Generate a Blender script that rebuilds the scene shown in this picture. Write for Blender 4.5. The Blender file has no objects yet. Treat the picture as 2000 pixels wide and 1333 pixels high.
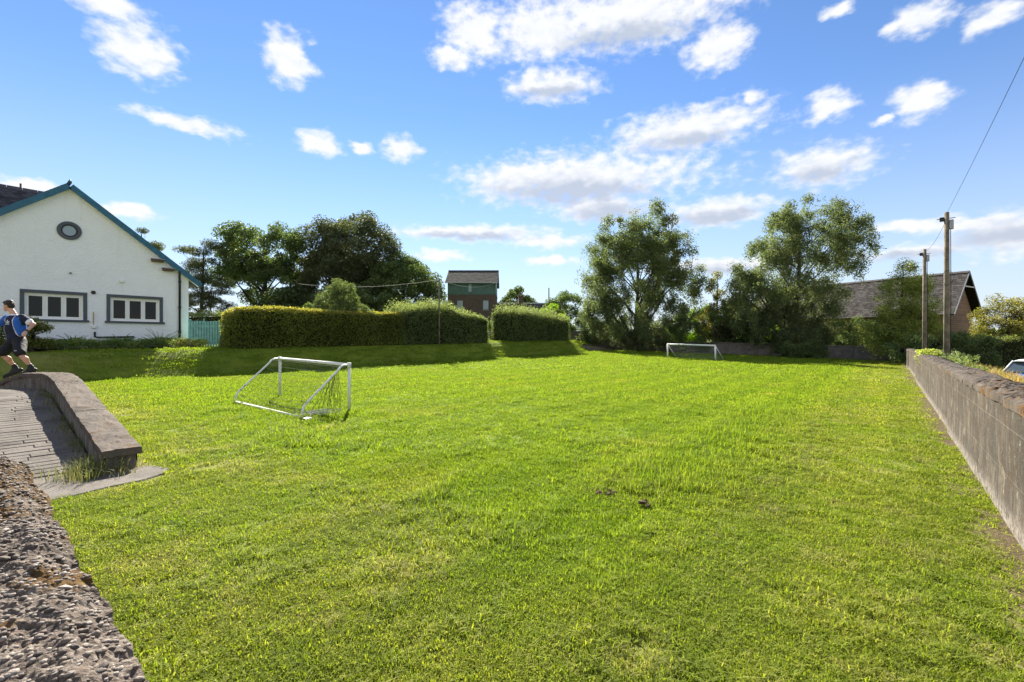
import bpy, bmesh, math
import numpy as np
from mathutils import Vector, Matrix
R = math.radians
rng = np.random.default_rng(7)
sc = bpy.context.scene
col = sc.collection

# ------------------------------------------------------------------ camera, sky, sun, exposure
# world axes: +Y runs along the field (parallel to the long concrete wall), -X runs across it towards the house
YAW = R(39.6)
CY, SY = math.cos(YAW), math.sin(YAW)
def sv(r, f):
    """survey frame: r metres to the right of and f metres ahead of the tripod -> world x, y"""
    return (CY * r - SY * f, SY * r + CY * f)

cam_d = bpy.data.cameras.new('camera'); cam_d.lens = 16.0; cam_d.sensor_width = 36.0
cam_d.clip_start = 0.02; cam_d.clip_end = 5000
cam = bpy.data.objects.new('camera', cam_d); col.objects.link(cam)
cam.location = (0, 0, 1.6); cam.rotation_euler = (R(90), 0, YAW)
sc.camera = cam

SUN_EL = R(35.5)
sx_, sy_ = sv(-0.27, 0.963)
SUN = Vector((sx_ * math.cos(SUN_EL), sy_ * math.cos(SUN_EL), math.sin(SUN_EL)))
sl = bpy.data.lights.new('sun', 'SUN'); sl.energy = 3.9; sl.angle = R(0.53); sl.color = (1.0, 0.93, 0.80)
so = bpy.data.objects.new('sun', sl); col.objects.link(so)
so.rotation_euler = SUN.to_track_quat('Z', 'Y').to_euler(); so.location = (0, 0, 60)

vs = sc.view_settings
vs.view_transform = 'Standard'; vs.look = 'None'; vs.exposure = 2.15; vs.gamma = 1.0; vs.use_curve_mapping = False
sc.cycles.max_bounces = 6; sc.cycles.diffuse_bounces = 4; sc.cycles.glossy_bounces = 3
sc.cycles.transmission_bounces = 4; sc.cycles.transparent_max_bounces = 6
sc.cycles.use_denoising = True

def build_world():
    w = bpy.data.worlds.new('World'); sc.world = w; w.use_nodes = True
    nt = w.node_tree; N = nt.nodes; L = nt.links
    N.clear()
    out = N.new('ShaderNodeOutputWorld'); bg = N.new('ShaderNodeBackground')
    bg.inputs['Strength'].default_value = 0.125
    sky = N.new('ShaderNodeTexSky'); sky.sky_type = 'NISHITA'; sky.sun_disc = False
    sky.sun_elevation = SUN_EL; sky.sun_rotation = math.atan2(SUN.x, SUN.y)
    sky.altitude = 50; sky.air_density = 1.0; sky.dust_density = 0.0; sky.ozone_density = 3.0
    def math_(op, a, b=None, c=None, clamp=False):
        n = N.new('ShaderNodeMath'); n.operation = op; n.use_clamp = clamp
        for i, x in enumerate((a, b, c)):
            if x is None: continue
            if isinstance(x, (int, float)): n.inputs[i].default_value = x
            else: L.new(x, n.inputs[i])
        return n.outputs[0]
    def vm(op, a, b=None, c=None):
        n = N.new('ShaderNodeVectorMath'); n.operation = op
        for i, x in enumerate((a, b, c)):
            if x is None: continue
            if isinstance(x, tuple): n.inputs[i].default_value = x
            else: L.new(x, n.inputs[i])
        return n.outputs['Value'] if op in ('LENGTH', 'DOT_PRODUCT') else n.outputs['Vector']
    def noise(v, scale, detail, rough=0.55):
        n = N.new('ShaderNodeTexNoise'); n.inputs['Scale'].default_value = scale
        n.inputs['Detail'].default_value = detail; n.inputs['Roughness'].default_value = rough
        L.new(v, n.inputs['Vector']); return n
    def mixc(f, a, b):
        n = N.new('ShaderNodeMix'); n.data_type = 'RGBA'
        L.new(f, n.inputs['Factor']) if not isinstance(f, float) else setattr(n.inputs['Factor'], 'default_value', f)
        for x, s in ((a, 'A'), (b, 'B')):
            sock = [i for i in n.inputs if i.name == s and i.type == 'RGBA'][0]
            if isinstance(x, tuple): sock.default_value = x
            else: L.new(x, sock)
        return [o for o in n.outputs if o.type == 'RGBA'][0]
    def mixm(a, c):
        n = N.new('ShaderNodeMix'); n.data_type = 'RGBA'; n.blend_type = 'MULTIPLY'; n.inputs[0].default_value = 1.0
        L.new(a, n.inputs[6]); n.inputs[7].default_value = c; return n.outputs[2]
    tc = N.new('ShaderNodeTexCoord'); d = tc.outputs['Generated']
    # azimuth (measured from the bearing the field is looked along) and elevation, in degrees
    fx = vm('DOT_PRODUCT', d, (-SY, CY, 0)); rx = vm('DOT_PRODUCT', d, (CY, SY, 0))
    az = math_('MULTIPLY', math_('ARCTAN2', rx, fx), 57.29578)
    sep = N.new('ShaderNodeSeparateXYZ'); L.new(d, sep.inputs[0])
    el = math_('MULTIPLY', math_('ARCSINE', sep.outputs[2]), 57.29578)
    cmb = N.new('ShaderNodeCombineXYZ'); L.new(az, cmb.inputs[0]); L.new(el, cmb.inputs[1])
    p0 = cmb.outputs[0]
    stretch = vm('MULTIPLY', p0, (1.0, 1.7, 1.0))
    n1 = noise(stretch, 0.16, 3.0, 0.5)
    n2 = noise(vm('ADD', stretch, (40.0, 11.0, 3.0)), 0.55, 4.0, 0.5)
    w1 = vm('MULTIPLY', vm('SUBTRACT', n1.outputs['Color'], (0.5, 0.5, 0.5)), (4.0, 0.8, 0))
    w2 = vm('MULTIPLY', vm('SUBTRACT', n2.outputs['Color'], (0.5, 0.5, 0.5)), (2.4, 1.3, 0))
    p = vm('ADD', vm('ADD', p0, w1), w2)
    clouds = [(-41.8,28.9,3.6,1.0),(-39.2,26.1,2.9,2.0),(-26.1,29.2,2.3,2.3),(-35.5,21.2,4.5,0.8),(-23.1,21.7,2.2,1.2),(-13.6,22.3,2.0,1.3),(-18.1,21.8,1.4,0.6),
        (14.5,34.6,12.9,2.8),(3.9,34.2,6.7,3.0),(-4.5,34.2,4.3,2.7),(-7.7,31.6,2.8,1.0),(24.2,30.6,3.4,1.9),(4.8,29.3,5.4,1.7),(27.6,25.1,1.4,0.8),(34.9,23.0,2.1,1.4),
        (41.6,21.5,2.1,1.5),(38.8,20.7,0.7,0.4),(41.6,27.8,2.2,1.2),(46.6,26.2,1.8,1.1),(35.3,30.5,1.7,0.5),(20.9,23.4,8.6,2.2),(9.0,19.3,14.3,3.0),(0.5,19.3,6.2,2.5),
        (11.4,16.1,6.0,1.7),(34.5,17.6,4.6,2.0),(24.2,14.4,5.9,1.6),(-5.1,13.3,9.0,0.95),(4.5,12.3,5.1,0.8),(45.4,10.3,3.5,0.7),(47.6,9.1,3.3,1.9),(40.9,10.9,2.9,0.5),
        (42.0,8.4,4.3,0.7),(-47.0,13.3,1.8,0.6),(-40.0,12.4,1.9,0.8),(-8.9,10.6,3.1,0.8),(24.2,8.5,8.0,0.9),(5.1,10.0,3.8,0.6),
        (-62,24,6,2),(-75,15,8,1.6),(62,27,7,2.4),(78,14,9,1.8),(-14,48,8,4),(30,52,9,5),(60,44,7,3)]
    m = None
    for (a, e, sw, sh) in clouds:
        q = vm('LENGTH', vm('MULTIPLY_ADD', p, (1/sw, 1/sh, 0), (-a/sw, -e/sh, 0)))
        if m is None: m = q
        else: m = math_('MINIMUM', m, q)
    # unseen rest of the sky: broken cumulus, thickened to lift the ambient light
    hz = math_('ADD', sep.outputs[2], 0.12)
    dv = N.new('ShaderNodeVectorMath'); dv.operation = 'SCALE'; L.new(d, dv.inputs[0]); L.new(math_('DIVIDE', 1.0, hz), dv.inputs['Scale'])
    g = noise(dv.outputs['Vector'], 0.9, 6.0, 0.55)
    away = math_('GREATER_THAN', math_('ABSOLUTE', az), 84.0)
    gm = math_('MULTIPLY_ADD', g.outputs['Fac'], -9.0, 5.3)          # below 1 = cloud
    gm = math_('ADD', gm, math_('MULTIPLY', math_('SUBTRACT', 1.0, away), 9.0))
    m = math_('MINIMUM', m, gm)
    n3 = noise(vm('ADD', stretch, (7.0, 77.0, 1.0)), 0.7, 4.5, 0.5)
    edge = math_('MULTIPLY_ADD', math_('SUBTRACT', n3.outputs['Fac'], 0.5), 1.5, m)
    dens = N.new('ShaderNodeMapRange'); dens.interpolation_type = 'SMOOTHSTEP'
    L.new(edge, dens.inputs['Value'])
    dens.inputs['From Min'].default_value = 1.38; dens.inputs['From Max'].default_value = 0.38
    # grey, thicker bellies
    bellies = [(7.5,17.9,11.5,1.9),(12,15.5,5.8,1.5),(47.6,8.9,4.0,1.3),(41,8.0,5,.6),(24.2,13.9,5,1.0),(34.5,16.9,3.6,1.1),(-5.1,12.9,8,.6),(14,33.0,9,1.3),(20.9,22.3,6,1.0),(4.8,28.6,4,.8),(24.2,8.1,8,.7)]
    bm_ = None
    for (a, e, sw, sh) in bellies:
        q = vm('LENGTH', vm('MULTIPLY_ADD', p, (1/sw, 1/sh, 0), (-a/sw, -e/sh, 0)))
        bm_ = q if bm_ is None else math_('MINIMUM', bm_, q)
    grey = N.new('ShaderNodeMapRange'); grey.interpolation_type = 'SMOOTHSTEP'
    L.new(math_('MULTIPLY_ADD', math_('SUBTRACT', n2.outputs['Fac'], 0.5), 1.4, bm_), grey.inputs['Value'])
    grey.inputs['From Min'].default_value = 1.35; grey.inputs['From Max'].default_value = 0.2
    K = 1 / 0.125
    bright = (0.236*K, 0.238*K, 0.242*K, 1); dull = (0.128*K, 0.143*K, 0.172*K, 1)
    ccol = mixc(math_('MULTIPLY', grey.outputs[0], 0.95), bright, dull)
    ccol = mixc(math_('MULTIPLY', math_('SUBTRACT', n3.outputs['Fac'], 0.35, None, True), 0.55), ccol, dull)
    # thin milky veil low down
    veil = N.new('ShaderNodeMapRange'); L.new(el, veil.inputs['Value'])
    veil.inputs['From Min'].default_value = 0.0; veil.inputs['From Max'].default_value = 26.0
    veil.inputs['To Min'].default_value = 0.95; veil.inputs['To Max'].default_value = 0.0
    hs = N.new('ShaderNodeHueSaturation'); hs.inputs['Saturation'].default_value = 1.13; hs.inputs['Value'].default_value = 0.335
    L.new(mixm(sky.outputs[0], (1.03, 0.965, 1.0, 1)), hs.inputs['Color'])
    base = mixc(math_('POWER', veil.outputs[0], 1.5), hs.outputs[0], (0.158*K, 0.178*K, 0.206*K, 1))
    fin = mixc(math_('MULTIPLY', dens.outputs[0], 0.96), base, ccol)
    L.new(fin, bg.inputs['Color']); L.new(bg.outputs[0], out.inputs[0])
    try: w.cycles.sampling_method = 'MANUAL'; w.cycles.sample_map_resolution = 512
    except Exception: pass
build_world()

# ------------------------------------------------------------------ helpers
def hash2(ix, iy, seed):
    n = (ix.astype(np.int64) * 374761393 + iy.astype(np.int64) * 668265263 + seed * 1442695041) & 0xffffffff
    n = ((n ^ (n >> 13)) * 1274126177) & 0xffffffff
    return ((n ^ (n >> 16)) & 0xffff) / 65535.0
def vnoise(x, y, seed=0):
    x = np.asarray(x, float); y = np.asarray(y, float)
    ix = np.floor(x); iy = np.floor(y); fx = x - ix; fy = y - iy
    fx = fx * fx * (3 - 2 * fx); fy = fy * fy * (3 - 2 * fy)
    a = hash2(ix, iy, seed); b = hash2(ix + 1, iy, seed); c = hash2(ix, iy + 1, seed); d = hash2(ix + 1, iy + 1, seed)
    return (a * (1 - fx) + b * fx) * (1 - fy) + (c * (1 - fx) + d * fx) * fy
def fbm(x, y, seed=0, octv=4):
    t = 0; amp = 0.5; f = 1.0; tot = 0
    for o in range(octv):
        t = t + amp * vnoise(np.asarray(x) * f + 13.7 * o, np.asarray(y) * f - 7.3 * o, seed + o); tot += amp; amp *= 0.5; f *= 2.03
    return t / tot
def sstep(a, b, x):
    t = np.clip((np.asarray(x, float) - a) / (b - a), 0, 1); return t * t * (3 - 2 * t)

def npmesh(name, verts, faces, smooth=False, attrs=None, uniq=None):
    """mesh from an (n,3) array and an (m,k) face array (all faces of k corners)"""
    verts = np.asarray(verts, np.float32).reshape(-1, 3); faces = np.asarray(faces, np.int32)
    me = bpy.data.meshes.new(name); k = faces.shape[1]; m = faces.shape[0]
    me.vertices.add(len(verts)); me.vertices.foreach_set('co', verts.ravel())
    me.loops.add(m * k); me.loops.foreach_set('vertex_index', faces.ravel())
    me.polygons.add(m); me.polygons.foreach_set('loop_start', np.arange(0, m * k, k, dtype=np.int32))
    me.polygons.foreach_set('use_smooth', np.full(m, smooth, dtype=bool))
    me.update(calc_edges=True)
    for an, dat in (attrs or {}).items():
        a = me.attributes.new(an, 'FLOAT', 'FACE'); a.data.foreach_set('value', np.asarray(dat, np.float32))
    return me
def add(name, me, mat=None, parent=None):
    o = bpy.data.objects.new(name, me); col.objects.link(o)
    if mat is not None:
        for m in (mat if isinstance(mat, (list, tuple)) else [mat]): me.materials.append(m)
    if parent is not None: o.parent = parent
    return o
def empty(name, loc=(0, 0, 0), rz=0.0):
    o = bpy.data.objects.new(name, None); col.objects.link(o); o.location = loc; o.rotation_euler = (0, 0, rz)
    o.empty_display_size = 0.2
    return o
def tag(o, label, cat, group=None, kind=None):
    o['label'] = label; o['category'] = cat
    if group: o['group'] = group
    if kind: o['kind'] = kind
    return o
def copy_tree(o, parent=None):
    c = o.copy(); col.objects.link(c); c.parent = parent
    for ch in list(o.children): copy_tree(ch, c)
    return c
class MB:
    """collects boxes, prisms and tubes, builds one mesh object"""
    def __init__(s): s.v = []; s.f = []; s.n = 0
    def raw(s, verts, faces):
        s.v.extend([tuple(p) for p in verts]); s.f.extend([tuple(i + s.n for i in f) for f in faces]); s.n += len(verts); return s
    def box(s, x0, x1, y0, y1, z0, z1, M=None):
        vs = [Vector((x, y, z)) for z in (z0, z1) for x, y in ((x0, y0), (x1, y0), (x1, y1), (x0, y1))]
        if M is not None: vs = [M @ p for p in vs]
        return s.raw(vs, [(3, 2, 1, 0), (4, 5, 6, 7), (0, 1, 5, 4), (1, 2, 6, 5), (2, 3, 7, 6), (3, 0, 4, 7)])
    def prism(s, poly, axis, a0, a1):
        """polygon (list of 2-tuples) extruded along axis: 'x' poly=(y,z), 'y' poly=(x,z), 'z' poly=(x,y)"""
        k = len(poly); f3 = {'x': lambda p, a: (a, p[0], p[1]), 'y': lambda p, a: (p[0], a, p[1]), 'z': lambda p, a: (p[0], p[1], a)}[axis]
        vs = [f3(p, a0) for p in poly] + [f3(p, a1) for p in poly]
        return s.raw(vs, [tuple(range(k))[::-1], tuple(range(k, 2 * k))] + [(i, (i + 1) % k, (i + 1) % k + k, i + k) for i in range(k)])
    def tube(s, pts, rad, n=8, cap=True):
        pts = [Vector(p) for p in pts]; rs = rad if isinstance(rad, (list, tuple)) else [rad] * len(pts); vs = []; fs = []
        ref = None
        for i, p in enumerate(pts):
            t = (pts[min(i + 1, len(pts) - 1)] - pts[max(i - 1, 0)]).normalized()
            if ref is None: ref = Vector((0, 0, 1)) if abs(t.z) < 0.9 else Vector((1, 0, 0))
            a = t.cross(ref).normalized(); b = t.cross(a).normalized(); ref = -b if False else ref
            for k in range(n):
                an = 2 * math.pi * k / n; vs.append(p + (a * math.cos(an) + b * math.sin(an)) * rs[i])
        for i in range(len(pts) - 1):
            for k in range(n):
                fs.append((i * n + k, i * n + (k + 1) % n, (i + 1) * n + (k + 1) % n, (i + 1) * n + k))
        if cap: fs += [tuple(range(n)), tuple(range((len(pts) - 1) * n, len(pts) * n))[::-1]]
        return s.raw(vs, fs)
    def mesh(s, name, smooth=False, bevel=0.0, seg=1):
        me = bpy.data.meshes.new(name); me.from_pydata([tuple(p) for p in s.v], [], s.f)
        bm = bmesh.new(); bm.from_mesh(me)
        bmesh.ops.recalc_face_normals(bm, faces=bm.faces)
        if bevel > 0: bmesh.ops.bevel(bm, geom=list(bm.edges), offset=bevel, segments=seg, affect='EDGES', clamp_overlap=True)
        bm.to_mesh(me); bm.free()
        if smooth: me.polygons.foreach_set('use_smooth', [True] * len(me.polygons))
        me.update(); return me
    def build(s, name, mat, parent=None, smooth=False, bevel=0.0, seg=1):
        return add(name, s.mesh(name, smooth, bevel, seg), mat, parent)

# ------------------------------------------------------------------ materials
class NT:
    def __init__(s, name):
        s.m = bpy.data.materials.new(name); s.m.use_nodes = True; s.t = s.m.node_tree; s.N = s.t.nodes; s.L = s.t.links
        s.bsdf = s.N['Principled BSDF']; s.out = s.N['Material Output']
    def n(s, typ, **kw):
        x = s.N.new(typ)
        for k, v in kw.items(): setattr(x, k, v)
        return x
    def put(s, sock, v):
        if isinstance(v, (int, float)): sock.default_value = v
        elif isinstance(v, (tuple, list)): sock.default_value = tuple(v) if len(v) != 3 or sock.type == 'VECTOR' else (*v, 1.0)
        else: s.L.new(v, sock)
    def pos(s, obj=False):
        if obj: return s.n('ShaderNodeTexCoord').outputs['Object']
        return s.n('ShaderNodeNewGeometry').outputs['Position']
    def noise(s, scale, detail=4.0, rough=0.55, vec=None, sc3=None):
        x = s.n('ShaderNodeTexNoise'); x.inputs['Scale'].default_value = scale; x.inputs['Detail'].default_value = detail; x.inputs['Roughness'].default_value = rough
        v = vec if vec is not None else s.pos()
        if sc3:
            mm = s.n('ShaderNodeVectorMath', operation='MULTIPLY'); s.L.new(v, mm.inputs[0]); mm.inputs[1].default_value = sc3; v = mm.outputs[0]
        s.L.new(v, x.inputs['Vector']); return x.outputs['Fac']
    def ramp(s, fac, stops):
        r = s.n('ShaderNodeValToRGB'); s.L.new(fac, r.inputs[0]); e = r.color_ramp.elements
        while len(e) < len(stops): e.new(0.5)
        for el, (p, c) in zip(e, stops): el.position = p; el.color = (*c, 1.0) if len(c) == 3 else c
        return r.outputs[0]
    def rng(s, v, a, b, c=0.0, d=1.0, smooth=True):
        x = s.n('ShaderNodeMapRange'); x.interpolation_type = 'SMOOTHSTEP' if smooth else 'LINEAR'; s.L.new(v, x.inputs[0])
        for i, q in enumerate((a, b, c, d)): x.inputs[i + 1].default_value = q
        return x.outputs[0]
    def mix(s, f, a, b, blend='MIX'):
        x = s.n('ShaderNodeMix', data_type='RGBA', blend_type=blend); s.put(x.inputs[0], f); s.put(x.inputs[6], a); s.put(x.inputs[7], b); return x.outputs[2]
    def math(s, op, a, b=None, clamp=False):
        x = s.n('ShaderNodeMath', operation=op, use_clamp=clamp); s.put(x.inputs[0], a)
        if b is not None: s.put(x.inputs[1], b)
        return x.outputs[0]
    def bump(s, h, strength=0.4, dist=0.02):
        b = s.n('ShaderNodeBump'); b.inputs['Strength'].default_value = strength; b.inputs['Distance'].default_value = dist
        s.L.new(h, b.inputs['Height']); s.L.new(b.outputs[0], s.bsdf.inputs['Normal']); return b.outputs[0]
    def set(s, color=None, rough=None, metal=None, spec=None):
        if color is not None: s.put(s.bsdf.inputs['Base Color'], color)
        if rough is not None: s.put(s.bsdf.inputs['Roughness'], rough)
        if metal is not None: s.put(s.bsdf.inputs['Metallic'], metal)
        if spec is not None: s.put(s.bsdf.inputs['Specular IOR Level'], spec)
        return s

def m_plain(name, c, rough=0.6, var=0.15, scale=3.0, spec=0.4, metal=0.0, bump=0.0, bscale=30.0):
    t = NT(name); f = t.noise(scale, 5.0)
    lo = tuple(x * (1 - var) for x in c); hi = tuple(min(1, x * (1 + var)) for x in c)
    t.set(t.ramp(f, [(0.3, lo), (0.7, hi)]), rough, metal, spec)
    if bump > 0: t.bump(t.noise(bscale, 4.0), bump, 0.01 if bscale > 15 else .03)
    return t.m

def m_leaf(name, stops, trans=0.4, tcol=(1.5, 1.5, 0.6), rough=0.55, attr='tint', patch=0.25, spec=0.25):
    stops = [(p_, tuple(min(.5, x * 1.6) for x in c_)) for p_, c_ in stops]
    t = NT(name); a = t.n('ShaderNodeAttribute', attribute_name=attr)
    c = t.ramp(a.outputs['Fac'], stops)
    pn = t.noise(0.45, 3.0)
    c = t.mix(t.rng(pn, 0.35, 0.7, 0.0, patch), c, tuple(x * 0.55 for x in stops[0][1]))
    t.set(c, rough, None, spec)
    tr = t.n('ShaderNodeBsdfTranslucent'); t.L.new(t.mix(1.0, c, tcol, 'MULTIPLY'), tr.inputs[0])
    mx = t.n('ShaderNodeMixShader'); mx.inputs[0].default_value = trans
    t.L.new(t.bsdf.outputs[0], mx.inputs[1]); t.L.new(tr.outputs[0], mx.inputs[2]); t.L.new(mx.outputs[0], t.out.inputs[0])
    return t.m

def m_ground():
    t = NT('turf'); p = t.pos(); sp = t.n('ShaderNodeSeparateXYZ'); t.L.new(p, sp.inputs[0]); X, Y, Z = sp.outputs
    n1 = t.noise(0.55, 5.0, 0.6); n2 = t.noise(3.5, 5.0, 0.65); n3 = t.noise(38.0, 4.0, 0.7); n4 = t.noise(9.0, 4.0, .6)
    lush = t.ramp(n2, [(0.25, (0.095, 0.13, 0.014)), (0.5, (0.155, 0.205, 0.018)), (0.8, (0.20, 0.245, 0.025))])
    dry = t.ramp(n2, [(0.25, (0.13, 0.15, 0.026)), (0.55, (0.21, 0.215, 0.045)), (0.8, (0.29, 0.26, 0.09))])
    ex = t.math('MAXIMUM', t.rng(X, -1.9, -0.9), t.rng(Y, 3.2, 2.2))
    fx = t.math('MULTIPLY', ex, t.rng(n1, 0.25, 0.6, 0.35, 1.0))
    spots = t.math('MULTIPLY', t.rng(n1, 0.56, 0.72), 0.55)
    c = t.mix(t.math('MAXIMUM', fx, spots), lush, dry)
    soil = t.ramp(n4, [(0.3, (0.055, 0.038, 0.022)), (0.7, (0.14, 0.10, 0.06))])
    bare = t.math('MULTIPLY', t.rng(X, 0.35, 0.75), t.rng(n4, 0.3, 0.5))
    c = t.mix(bare, c, soil)
    gm = t.n('ShaderNodeVectorMath', operation='DISTANCE'); t.L.new(p, gm.inputs[0]); gm.inputs[1].default_value = (-10.5, 4.75, .1)
    c = t.mix(t.math('MULTIPLY', t.rng(gm.outputs['Value'], 1.6, .5), t.rng(n4, .42, .6)), c, soil)
    waste = t.ramp(n4, [(0.3, (0.08, 0.08, 0.02)), (0.55, (0.18, 0.14, 0.05)), (0.8, (0.26, 0.16, 0.07))])
    c = t.mix(t.math('GREATER_THAN', X, 1.0), c, waste)
    c = t.mix(t.rng(n3, 0.35, 0.7, 0.0, 0.3), c, (0.04, 0.055, 0.008))
    t.set(c, 0.85, None, 0.15)
    t.bump(t.math('ADD', n3, t.math('MULTIPLY', n2, 1.5)), 0.9, 0.03)
    return t.m

def m_blade():
    t = NT('grass_blade'); p = t.pos(); sp = t.n('ShaderNodeSeparateXYZ'); t.L.new(p, sp.inputs[0]); X, Y, Z = sp.outputs
    n1 = t.noise(0.55, 5.0, 0.6); n2 = t.noise(3.5, 4.0, 0.6)
    oi = t.n('ShaderNodeObjectInfo'); a = t.n('ShaderNodeAttribute', attribute_name='tint')
    f = t.math('ADD', t.math('MULTIPLY', oi.outputs['Random'], 0.5), t.math('MULTIPLY', a.outputs['Fac'], 0.5))
    lush = t.ramp(f, [(0.1, (0.098, 0.158, 0.015)), (0.45, (0.170, 0.240, 0.024)), (0.75, (0.220, 0.285, 0.032)), (0.95, (0.25, 0.295, 0.05))])
    dry = t.ramp(f, [(0.1, (0.115, 0.158, 0.020)), (0.45, (0.205, 0.240, 0.036)), (0.75, (0.270, 0.285, 0.06)), (0.95, (0.33, 0.315, 0.10))])
    ex = t.math('MAXIMUM', t.rng(X, -1.9, -0.9), t.rng(Y, 3.2, 2.2))
    fx = t.math('MULTIPLY', ex, t.rng(n1, 0.3, 0.6, 0.15, 0.9))
    spots = t.math('MULTIPLY', t.rng(n1, 0.52, 0.66), 0.75)
    c = t.mix(t.math('MAXIMUM', fx, spots), lush, dry)
    tan = t.math('MULTIPLY', t.rng(t.noise(1.7, 4.0, .65), .52, .64), t.math('MULTIPLY', ex, t.rng(a.outputs['Fac'], .3, .5)))
    c = t.mix(t.math('MULTIPLY', tan, .5), c, (.36, .31, .16))
    band = t.rng(t.math('SINE', t.math('MULTIPLY', X, 5.2)), -.5, .5, 0, .34)  # mown stripes: sheen of leaning blades put into the blade colour
    c = t.mix(band, c, t.mix(1.0, c, (.62, .72, .7, 1), 'MULTIPLY'))
    t.set(c, 0.7, None, 0.08)
    tr = t.n('ShaderNodeBsdfTranslucent'); t.L.new(t.mix(1.0, c, (1.55, 1.6, 0.6, 1), 'MULTIPLY'), tr.inputs[0])
    mx = t.n('ShaderNodeMixShader'); mx.inputs[0].default_value = 0.48
    t.L.new(t.bsdf.outputs[0], mx.inputs[1]); t.L.new(tr.outputs[0], mx.inputs[2]); t.L.new(mx.outputs[0], t.out.inputs[0])
    return t.m

def m_concrete(name, base=(0.27, 0.25, 0.22), streak=True, moss=0.0, blotch=False):
    t = NT(name); p = t.pos(); sp = t.n('ShaderNodeSeparateXYZ'); t.L.new(p, sp.inputs[0]); Z = sp.outputs[2]
    n1 = t.noise(2.2, 6.0, 0.65); n2 = t.noise(60.0, 4.0, 0.7); n5 = t.noise(14.0, 5.0, 0.7)
    c = t.ramp(n1, [(0.28, tuple(x * 0.55 for x in base)), (0.5, base), (0.75, tuple(x * 1.35 for x in base))])
    if streak:
        s1 = t.noise(1.0, 7.0, 0.75, None, (7.0, 7.0, 0.9)); s2 = t.noise(1.0, 6.0, 0.75, None, (24.0, 24.0, 2.2))
        c = t.mix(t.rng(s1, 0.44, 0.58, 0.0, 0.8), c, tuple(x * 0.38 for x in base))
        c = t.mix(t.rng(s2, 0.55, 0.68, 0.0, 0.5), c, (0.28, 0.24, 0.17))
        hi = t.math('MULTIPLY', t.rng(Z, 0.25, 1.05), t.rng(t.noise(5.0, 6.0, 0.7), 0.42, 0.66))
        c = t.mix(t.math('MULTIPLY', hi, 0.85), c, (0.06, 0.038, 0.024))
    if blotch:
        q1 = t.noise(1.6, 7.0, .72, None, (1, 1, .8)); q2 = t.noise(5.5, 7.0, .75, None, (1, 1, .6)); q3 = t.noise(3.1, 6.0, .7)
        c = t.mix(t.rng(q1, .48, .60, 0, .75), c, tuple(x * .42 for x in base)); c = t.mix(t.rng(q2, .56, .66, 0, .55), c, (0.27, 0.235, 0.17))
        c = t.mix(t.rng(q3, .54, .62, 0, .8), c, (.055, .04, .028))
        lich = t.rng(t.noise(30.0, 5.0, .75), .62, .68); c = t.mix(t.math('MULTIPLY', lich, .7), c, (.34, .31, .26))
        ln_ = t.math('PINGPONG', t.math('ADD', Z, t.math('MULTIPLY', n1, .02)), .215); c = t.mix(t.rng(ln_, .006, .0, 0, .22), c, (.36, .33, .28))
        low = t.math('MULTIPLY', t.rng(Z, .22, .02), t.rng(n5, .35, .6)); c = t.mix(t.math('MULTIPLY', low, .7), c, (.30, .27, .24))
    if moss > 0:
        mm = t.rng(t.noise(4.5, 6.0, 0.7), 0.62 - 0.22 * moss, 0.74 - 0.2 * moss)
        mc = t.ramp(n5, [(0.3, (0.03, 0.016, 0.007)), (0.55, (0.10, 0.05, 0.014)), (0.8, (0.20, 0.125, 0.035))])
        c = t.mix(mm, c, mc)
    c = t.mix(t.rng(n2, 0.55, 0.75, 0.0, 0.5), c, tuple(x * 1.7 for x in base))
    c = t.mix(t.rng(n5, 0.58, 0.72, 0.0, 0.45), c, tuple(x * 0.4 for x in base))
    t.set(c, 0.9, None, 0.15); t.bump(t.math('ADD', n2, t.math('MULTIPLY', n5, 2.0)), 0.55, 0.012)
    return t.m

def m_render_wall():
    t = NT('painted_harling'); n1 = t.noise(1.2, 5.0, 0.6); n2 = t.noise(42.0, 5.0, 0.65); n3 = t.noise(9.0, 4.0, 0.6, None, (1, 1, 2.5))
    s = t.noise(1.0, 5.0, .65, None, (7, 7, .5))
    c = t.ramp(n1, [(0.3, (0.86, 0.88, 0.91)), (0.7, (0.90, 0.92, 0.95))])
    c = t.mix(t.rng(s, .56, .75, 0, .25), c, (0.62, 0.64, 0.61))
    t.set(c, 0.85, None, 0.2); t.bump(t.math('ADD', t.math('MULTIPLY', n2, 1.0), t.math('MULTIPLY', n3, 1.8)), 0.7, 0.03)
    return t.m

def m_slate(name, c0, c1, c2, along='y', rows=4.2):
    t = NT(name); n1 = t.noise(1.3, 6.0, 0.65); n2 = t.noise(11.0, 5.0, 0.7)
    c = t.ramp(t.math('ADD', t.math('MULTIPLY', n1, 0.5), t.math('MULTIPLY', n2, 0.5)), [(0.32, c0), (0.5, c1), (0.7, c2)])
    oi = t.n('ShaderNodeAttribute', attribute_name='tint')
    c = t.mix(t.rng(oi.outputs['Fac'], 0, 1, 0.0, 0.6), c, tuple(x * 0.5 for x in c0))
    t.set(c, 0.95, None, 0.05); t.bump(n2, 0.5, 0.02)
    return t.m

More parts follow.
